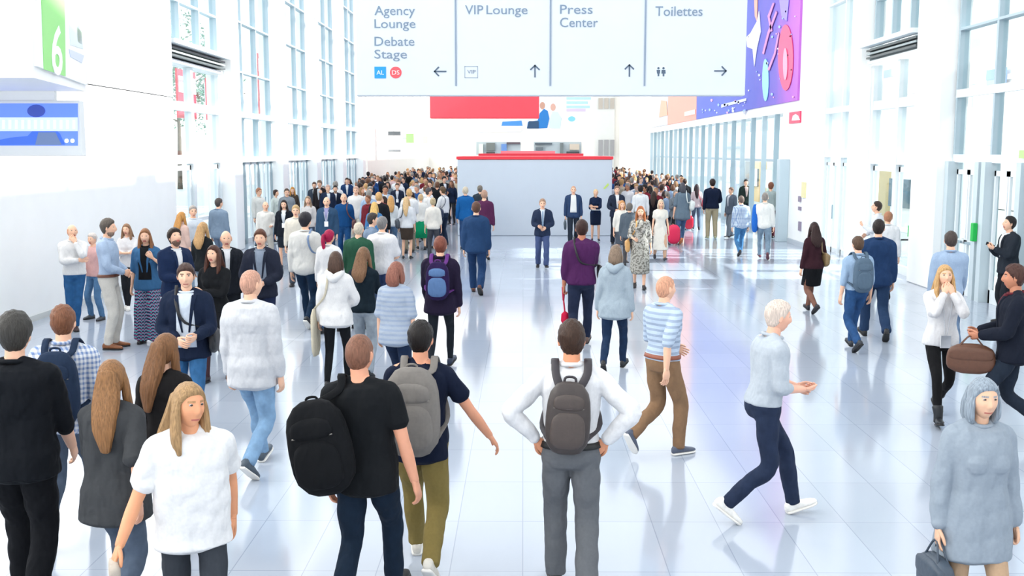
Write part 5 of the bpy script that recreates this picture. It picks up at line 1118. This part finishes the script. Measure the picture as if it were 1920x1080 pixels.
# keep people who stand close together from touching: step the farther one back along the line of sight
for _ in range(60):
    moved = False; so = sorted(SPECS, key=lambda s: s['D'])
    for i in range(len(so)):
        for j in range(i):
            u, v = so[j]['loc'], so[i]['loc']
            if (u[0]-v[0])**2+((u[1]-v[1])*1.15)**2 < .50**2:
                k = 1.012; so[i]['loc'] = (v[0]*k, v[1]*k, 0); so[i]['D'] *= k; so[i]['H'] = max(1.52, min(1.97, 2.85-(2.85-so[i]['H'])*k)); moved = True
    if not moved: break
# ---- the dense crowd further down the hall ----------------------------
rd = random.Random(11)
occ = [(s['loc'][0], s['loc'][1]) for s in SPECS]
HC = [('dark', '#33241f'), ('brown', '#6d4a35'), ('black', '#1c181a'), ('fair', '#c49a66'), ('grey', '#8c8781'), ('tawny', '#94704f')]
TCO = [('white', '#f0f1f3'), ('navy', '#1b2943'), ('black', '#191b21'), ('light blue', '#a5bddb'), ('grey', '#7d8791'), ('blue', '#27508a'), ('dark red', '#7a2432'), ('beige', '#cbbda4'), ('pale pink', '#e6c6c6')]
def scatter(n, fx, y0, y1, where, group, back, wts, bias=1.0):
    made = 0; tries = 0
    while made < n and tries < 9000:
        tries += 1; Y = y0+(y1-y0)*rd.random()**bias; a, b = fx(Y); X = rd.uniform(a, b)
        if any(s['D'] < 60 and 'group' not in s and s['loc'][1] > Y and abs(s['loc'][0]/s['loc'][1]-X/Y) < .0105 for s in SPECS): continue
        if any((X-u)**2+(Y-v)**2*.5 < .36 for u, v in occ): continue
        occ.append((X, Y)); made += 1; fem = rd.random() < .42; hn, hcx = rd.choice(HC); tn, tcx = rd.choices(TCO, wts)[0]
        bk = rd.random() < back; face = rd.gauss(0, 25)+(0 if bk else 180)
        if fem: top = rd.choice(['blouse', 'sweater', 'jacket', 'blouse']); st = rd.choice(['longup', 'wavy', 'bob', 'pony', 'long']); bt = rd.choice(['slim', 'leggings', 'skirt'])
        else: top = rd.choice(['jacket', 'shirt', 'jacket', 'untucked', 'sweater']); st = rd.choice(['short', 'short', 'medium', 'thin']); bt = rd.choice(['suit', 'jeans', 'suit'])
        H = rd.gauss(1.66 if fem else 1.78, .045); zone = 'near part' if Y < y0+(y1-y0)*.33 else 'middle' if Y < y0+(y1-y0)*.66 else 'far end'
        kindw = {'blouse': 'blouse', 'sweater': 'sweater', 'jacket': 'jacket', 'shirt': 'shirt', 'untucked': 'shirt'}[top]
        lb = '%s-haired %s in %s %s, %s, %s of crowd %s' % (hn, 'woman' if fem else 'man', tn, kindw, 'from behind' if bk else 'facing us', zone, where)
        SPECS.append(dict(D=Y, H=H, loc=(X, Y, 0), face=face, fem=fem, top=top, tc=tcx, hair=hcx, style=st, bottom=bt, bc=rd.choice(['#22304a', '#1c1f26', '#3a5479', '#8e8675', '#2b2d33']), bm='cloth',
                          under='#eceef2' if top == 'jacket' and not bk else None, skin=rd.choice(['#e3b094', '#dba384', '#e9bda4', '#b27c5e']), legs=rd.choice(['stand', 'strollL', 'strollR']),
                          armR=rd.choice(['down', 'down', 'belt', 'phone']), label=lb, group=group))
scatter(128, lambda Y: (-8.0+(Y < 36)*1.5, -2.75 if Y < 46 else -1.6*Y/38-.9), 35, 82, 'by the grey booth', 'people in the dense crowd on the window side of the booth', .45, [7, 5, 4, 3, 2, 2, 1, 2, 1], 1.05)
scatter(82, lambda Y: (3.5 if Y < 42 else 2.9*Y/38, 7.7 if Y > 44 else 6.6), 38, 82, 'by the finned glass', 'people in the crowd on the banner side of the booth', .6, [4, 6, 5, 4, 3, 3, 2, 2, 1], 1.2)

scatter(22, lambda Y: (max(-7.6, -.248*Y), -3.0), 25.5, 35.5, 'by the glass bays', 'people standing between the glass bays and the booth', .5, [7, 5, 3, 3, 2, 2, 1, 2, 1])
scatter(15, lambda Y: (3.6, 5.0), 33, 38.5, 'by the booth corner', 'people between the booth corner and the finned glass', .5, [6, 5, 2, 4, 3, 2, 1, 2, 1])
# ---- build them -------------------------------------------------------
PEOPLE = []
for i, sp in enumerate(SPECS):
    p = plan(sp); p.seed = i*7+3; p.loc = sp['loc']; p.s = sp['H']/1.765; PEOPLE.append(p)
run_requests()
K = {}
for p in PEOPLE:
    dress(p)
    if 'key' in p.sp: K[p.sp['key']] = p

# ---- what they wear on the back or carry ------------------------------
backpack(K['plaid'], 'navy backpack with denim straps on the man in the checked shirt', '#26364f', .155, .25, .07, 1.20, kind='cloth')
backpack(K['blk'], 'round black backpack hanging from one shoulder of the balding man', '#101216', .18, .25, .10, 1.15, xo=-.19, straps=(-1,), tilt=-8, kind='cloth')
q = backpack(K['grey'], 'grey backpack with horizontal quilted bands on the man in khaki trousers', '#8b8681', .185, .27, .09, 1.20, xo=-.03, kind='cloth')
backpack(K['white'], 'dark brown leather backpack on the man with his hands on his hips', '#3a3230', .135, .205, .06, 1.20, xo=-.02, pocket='#463c38', strap='#2f2a30', tilt=3)
backpack(K['bluegrey'], 'grey-blue backpack on the man in jeans near the portal', '#5f7488', .15, .24, .07, 1.2, kind='cloth')
backpack(K['purp'], 'purple and navy backpack in the middle of the crowd', '#2c1b4a', .15, .22, .08, 1.22, pocket='#5f7fae', strap='#6c3a86', kind='cloth')
bag(K['wtee'], 1, 'small pale folded bag in the blonde woman\'s hand', '#cbbfb2', .10, .045, .03, .0, name='pouch', kind='cloth')
shoulderbag(K['xbody'], -1, 'black cross-body bag on the man in the dark navy blazer', '#17181c', .13, .11, .035, .98, .25, cross=True)
bag(K['ghost'], 1, 'dark blue-grey handbag carried by the person in the long pale coat', '#3a4654', .17, .12, .06, .10)
bag(K['brown'], -1, 'brown leather briefcase with two handles carried at the edge by the glass doors', '#5d3b2a', .22, .13, .06, .09, name='briefcase', cat='briefcase')
bag(K['case'], 1, 'dark grey briefcase hanging from the hand of the man by the booth', '#3d4a54', .17, .12, .04, .08, name='briefcase', cat='briefcase')
shoulderbag(K['maroon'], 1, 'tan shoulder bag on the woman in the maroon top', '#8d7552', .14, .12, .05, 1.0, .22)
shoulderbag(K['redcase'], 1, 'white shoulder bag on the woman in the slate grey tunic', '#d3d8d4', .17, .13, .07, 1.08, .24)
suitcase(K['redcase'], -1, 'bright crimson suitcase beside the woman in the slate grey tunic', '#d61a4c')
suitcase(K['redbag2'], -1, 'second red suitcase beside the woman with long dark hair', '#c8203c')
shoulderbag(K['redbag2'], 1, 'coral red shoulder bag on the woman with long dark hair', '#d8606a', .13, .13, .05, 1.02, .24)
shoulderbag(K['auburn'], 1, 'tan and white bag on the auburn-haired woman\'s arm', '#c9985c', .12, .12, .05, .90, .26)
shoulderbag(K['greybag'], -1, 'large round slate grey bag carried by the booth corner', '#66747f', .22, .20, .05, .86, .30, strap='#e7e2da')
shoulderbag(K['grayb'], -1, 'dark grey shoulder bag on the long-haired blonde woman', '#4a525c', .15, .13, .06, 1.0, .24)
shoulderbag(K['navyb'], -1, 'navy messenger bag on the man with glasses', '#1c2c48', .19, .14, .06, .98, .26)
shoulderbag(K['tote'], -1, 'long flat cream cloth bag on the woman in the white hooded top', '#e6dcc4', .15, .30, .02, .72, .27, kind='cloth')
shoulderbag(K['strap'], -1, 'brown shoulder bag on the man in the royal blue sweater', '#5b3434', .12, .12, .04, .95, .24)
shoulderbag(K['purple'], 1, 'thin black cross-body bag on the man in the purple sweater', '#16141a', .11, .09, .03, 1.02, -.0+.24, cross=True)
shoulderbag(K['ow'], 1, 'grey shoulder bag with a blue strap on the dark-haired man in the off-white jacket', '#4b5666', .13, .11, .04, 1.0, .24, strap='#6d84a6')
phone(K['phoneR'], -1, 'phone held by the man in the dark suit by the glass doors')
phone(K['phoneL'], -1, 'phone held by the man in the navy suit beside the patterned trousers')
# folded red umbrella
p = K['purple']; hp = handpos(p, -1); parts = [('handle', limb([hp+[0, .0, .06], hp+[0, 0, -.03], hp+[0, .01, -.12]], [.026, .020, .014], 10), mat('#b01c3c', 'paint')),
    ('shaft', limb([hp+[0, .01, -.10], hp+[.02, .03, -.30]], [.011, .011], 8), mat('#c81e44', 'paint')), ('canopy', limb([hp+[.02, .03, -.28], hp+[.022, .032, -.31], hp+[.024, .035, -.40], hp+[.025, .04, -.44]], [.02, .05, .058, .03], 14, groove=.08), mat('#d8204a', 'cloth'))]
carried(p, 'umbrella', 'folded red umbrella held by the man in the purple sweater', 'umbrella', parts)
# jumper over the arm, papers, name pouch
p = K['jumper']; parts = [('jumper_body', rbox(np.array([-.24, .03, 1.06]), .085, .12, .34, rot('Z', 0), 18, 2.6, .8), mat('#2c74d6', 'knit')), ('sleeve', limb([(-.22, .05, .80), (-.10, .17, .78), (.08, .19, .80)], [.06, .055, .04], 12), mat('#3a7fdc', 'knit'))]
carried(p, 'jumper', 'bright blue jumper hanging from the shoulder of the man in the cream white shirt', 'jumper', parts)
p = K['papers']; h1 = handpos(p, 1); b = MB(); b.box(h1+np.array([-.20, .0, -.02]), h1+np.array([.10, .20, -.008])); 
carried(p, 'papers', 'sheaf of white papers held by the woman in the navy dress', 'papers', [('sheets', (np.vstack(b.v), b.f), mat('#eef1f4', 'paint'))])
p = K['pouch']; b = MB(); c = np.array([0, .155, .90]); b.box(c-np.array([.055, .006, .07]), c+np.array([.055, .006, .07]), bev=.004)
r = carried(p, 'name_pouch', 'white badge pouch hanging at the waist of the blonde woman in black leggings', 'badge', [('pouch', (np.vstack(b.v), b.f), mat('#e9eaee', 'paint')),
    ('cord', join([ribbon([p.T((s*.05, 0, 1.51)), front(p, 1.38, s*.05, .02), front(p, 1.22, s*.03, .03), front(p, 1.06, s*.015, .045), c+[s*.01, 0, .07]], .012, .004, (1, 0, 0)) for s in (-1, 1)]), mat('#dfe2e8', 'cloth'))])
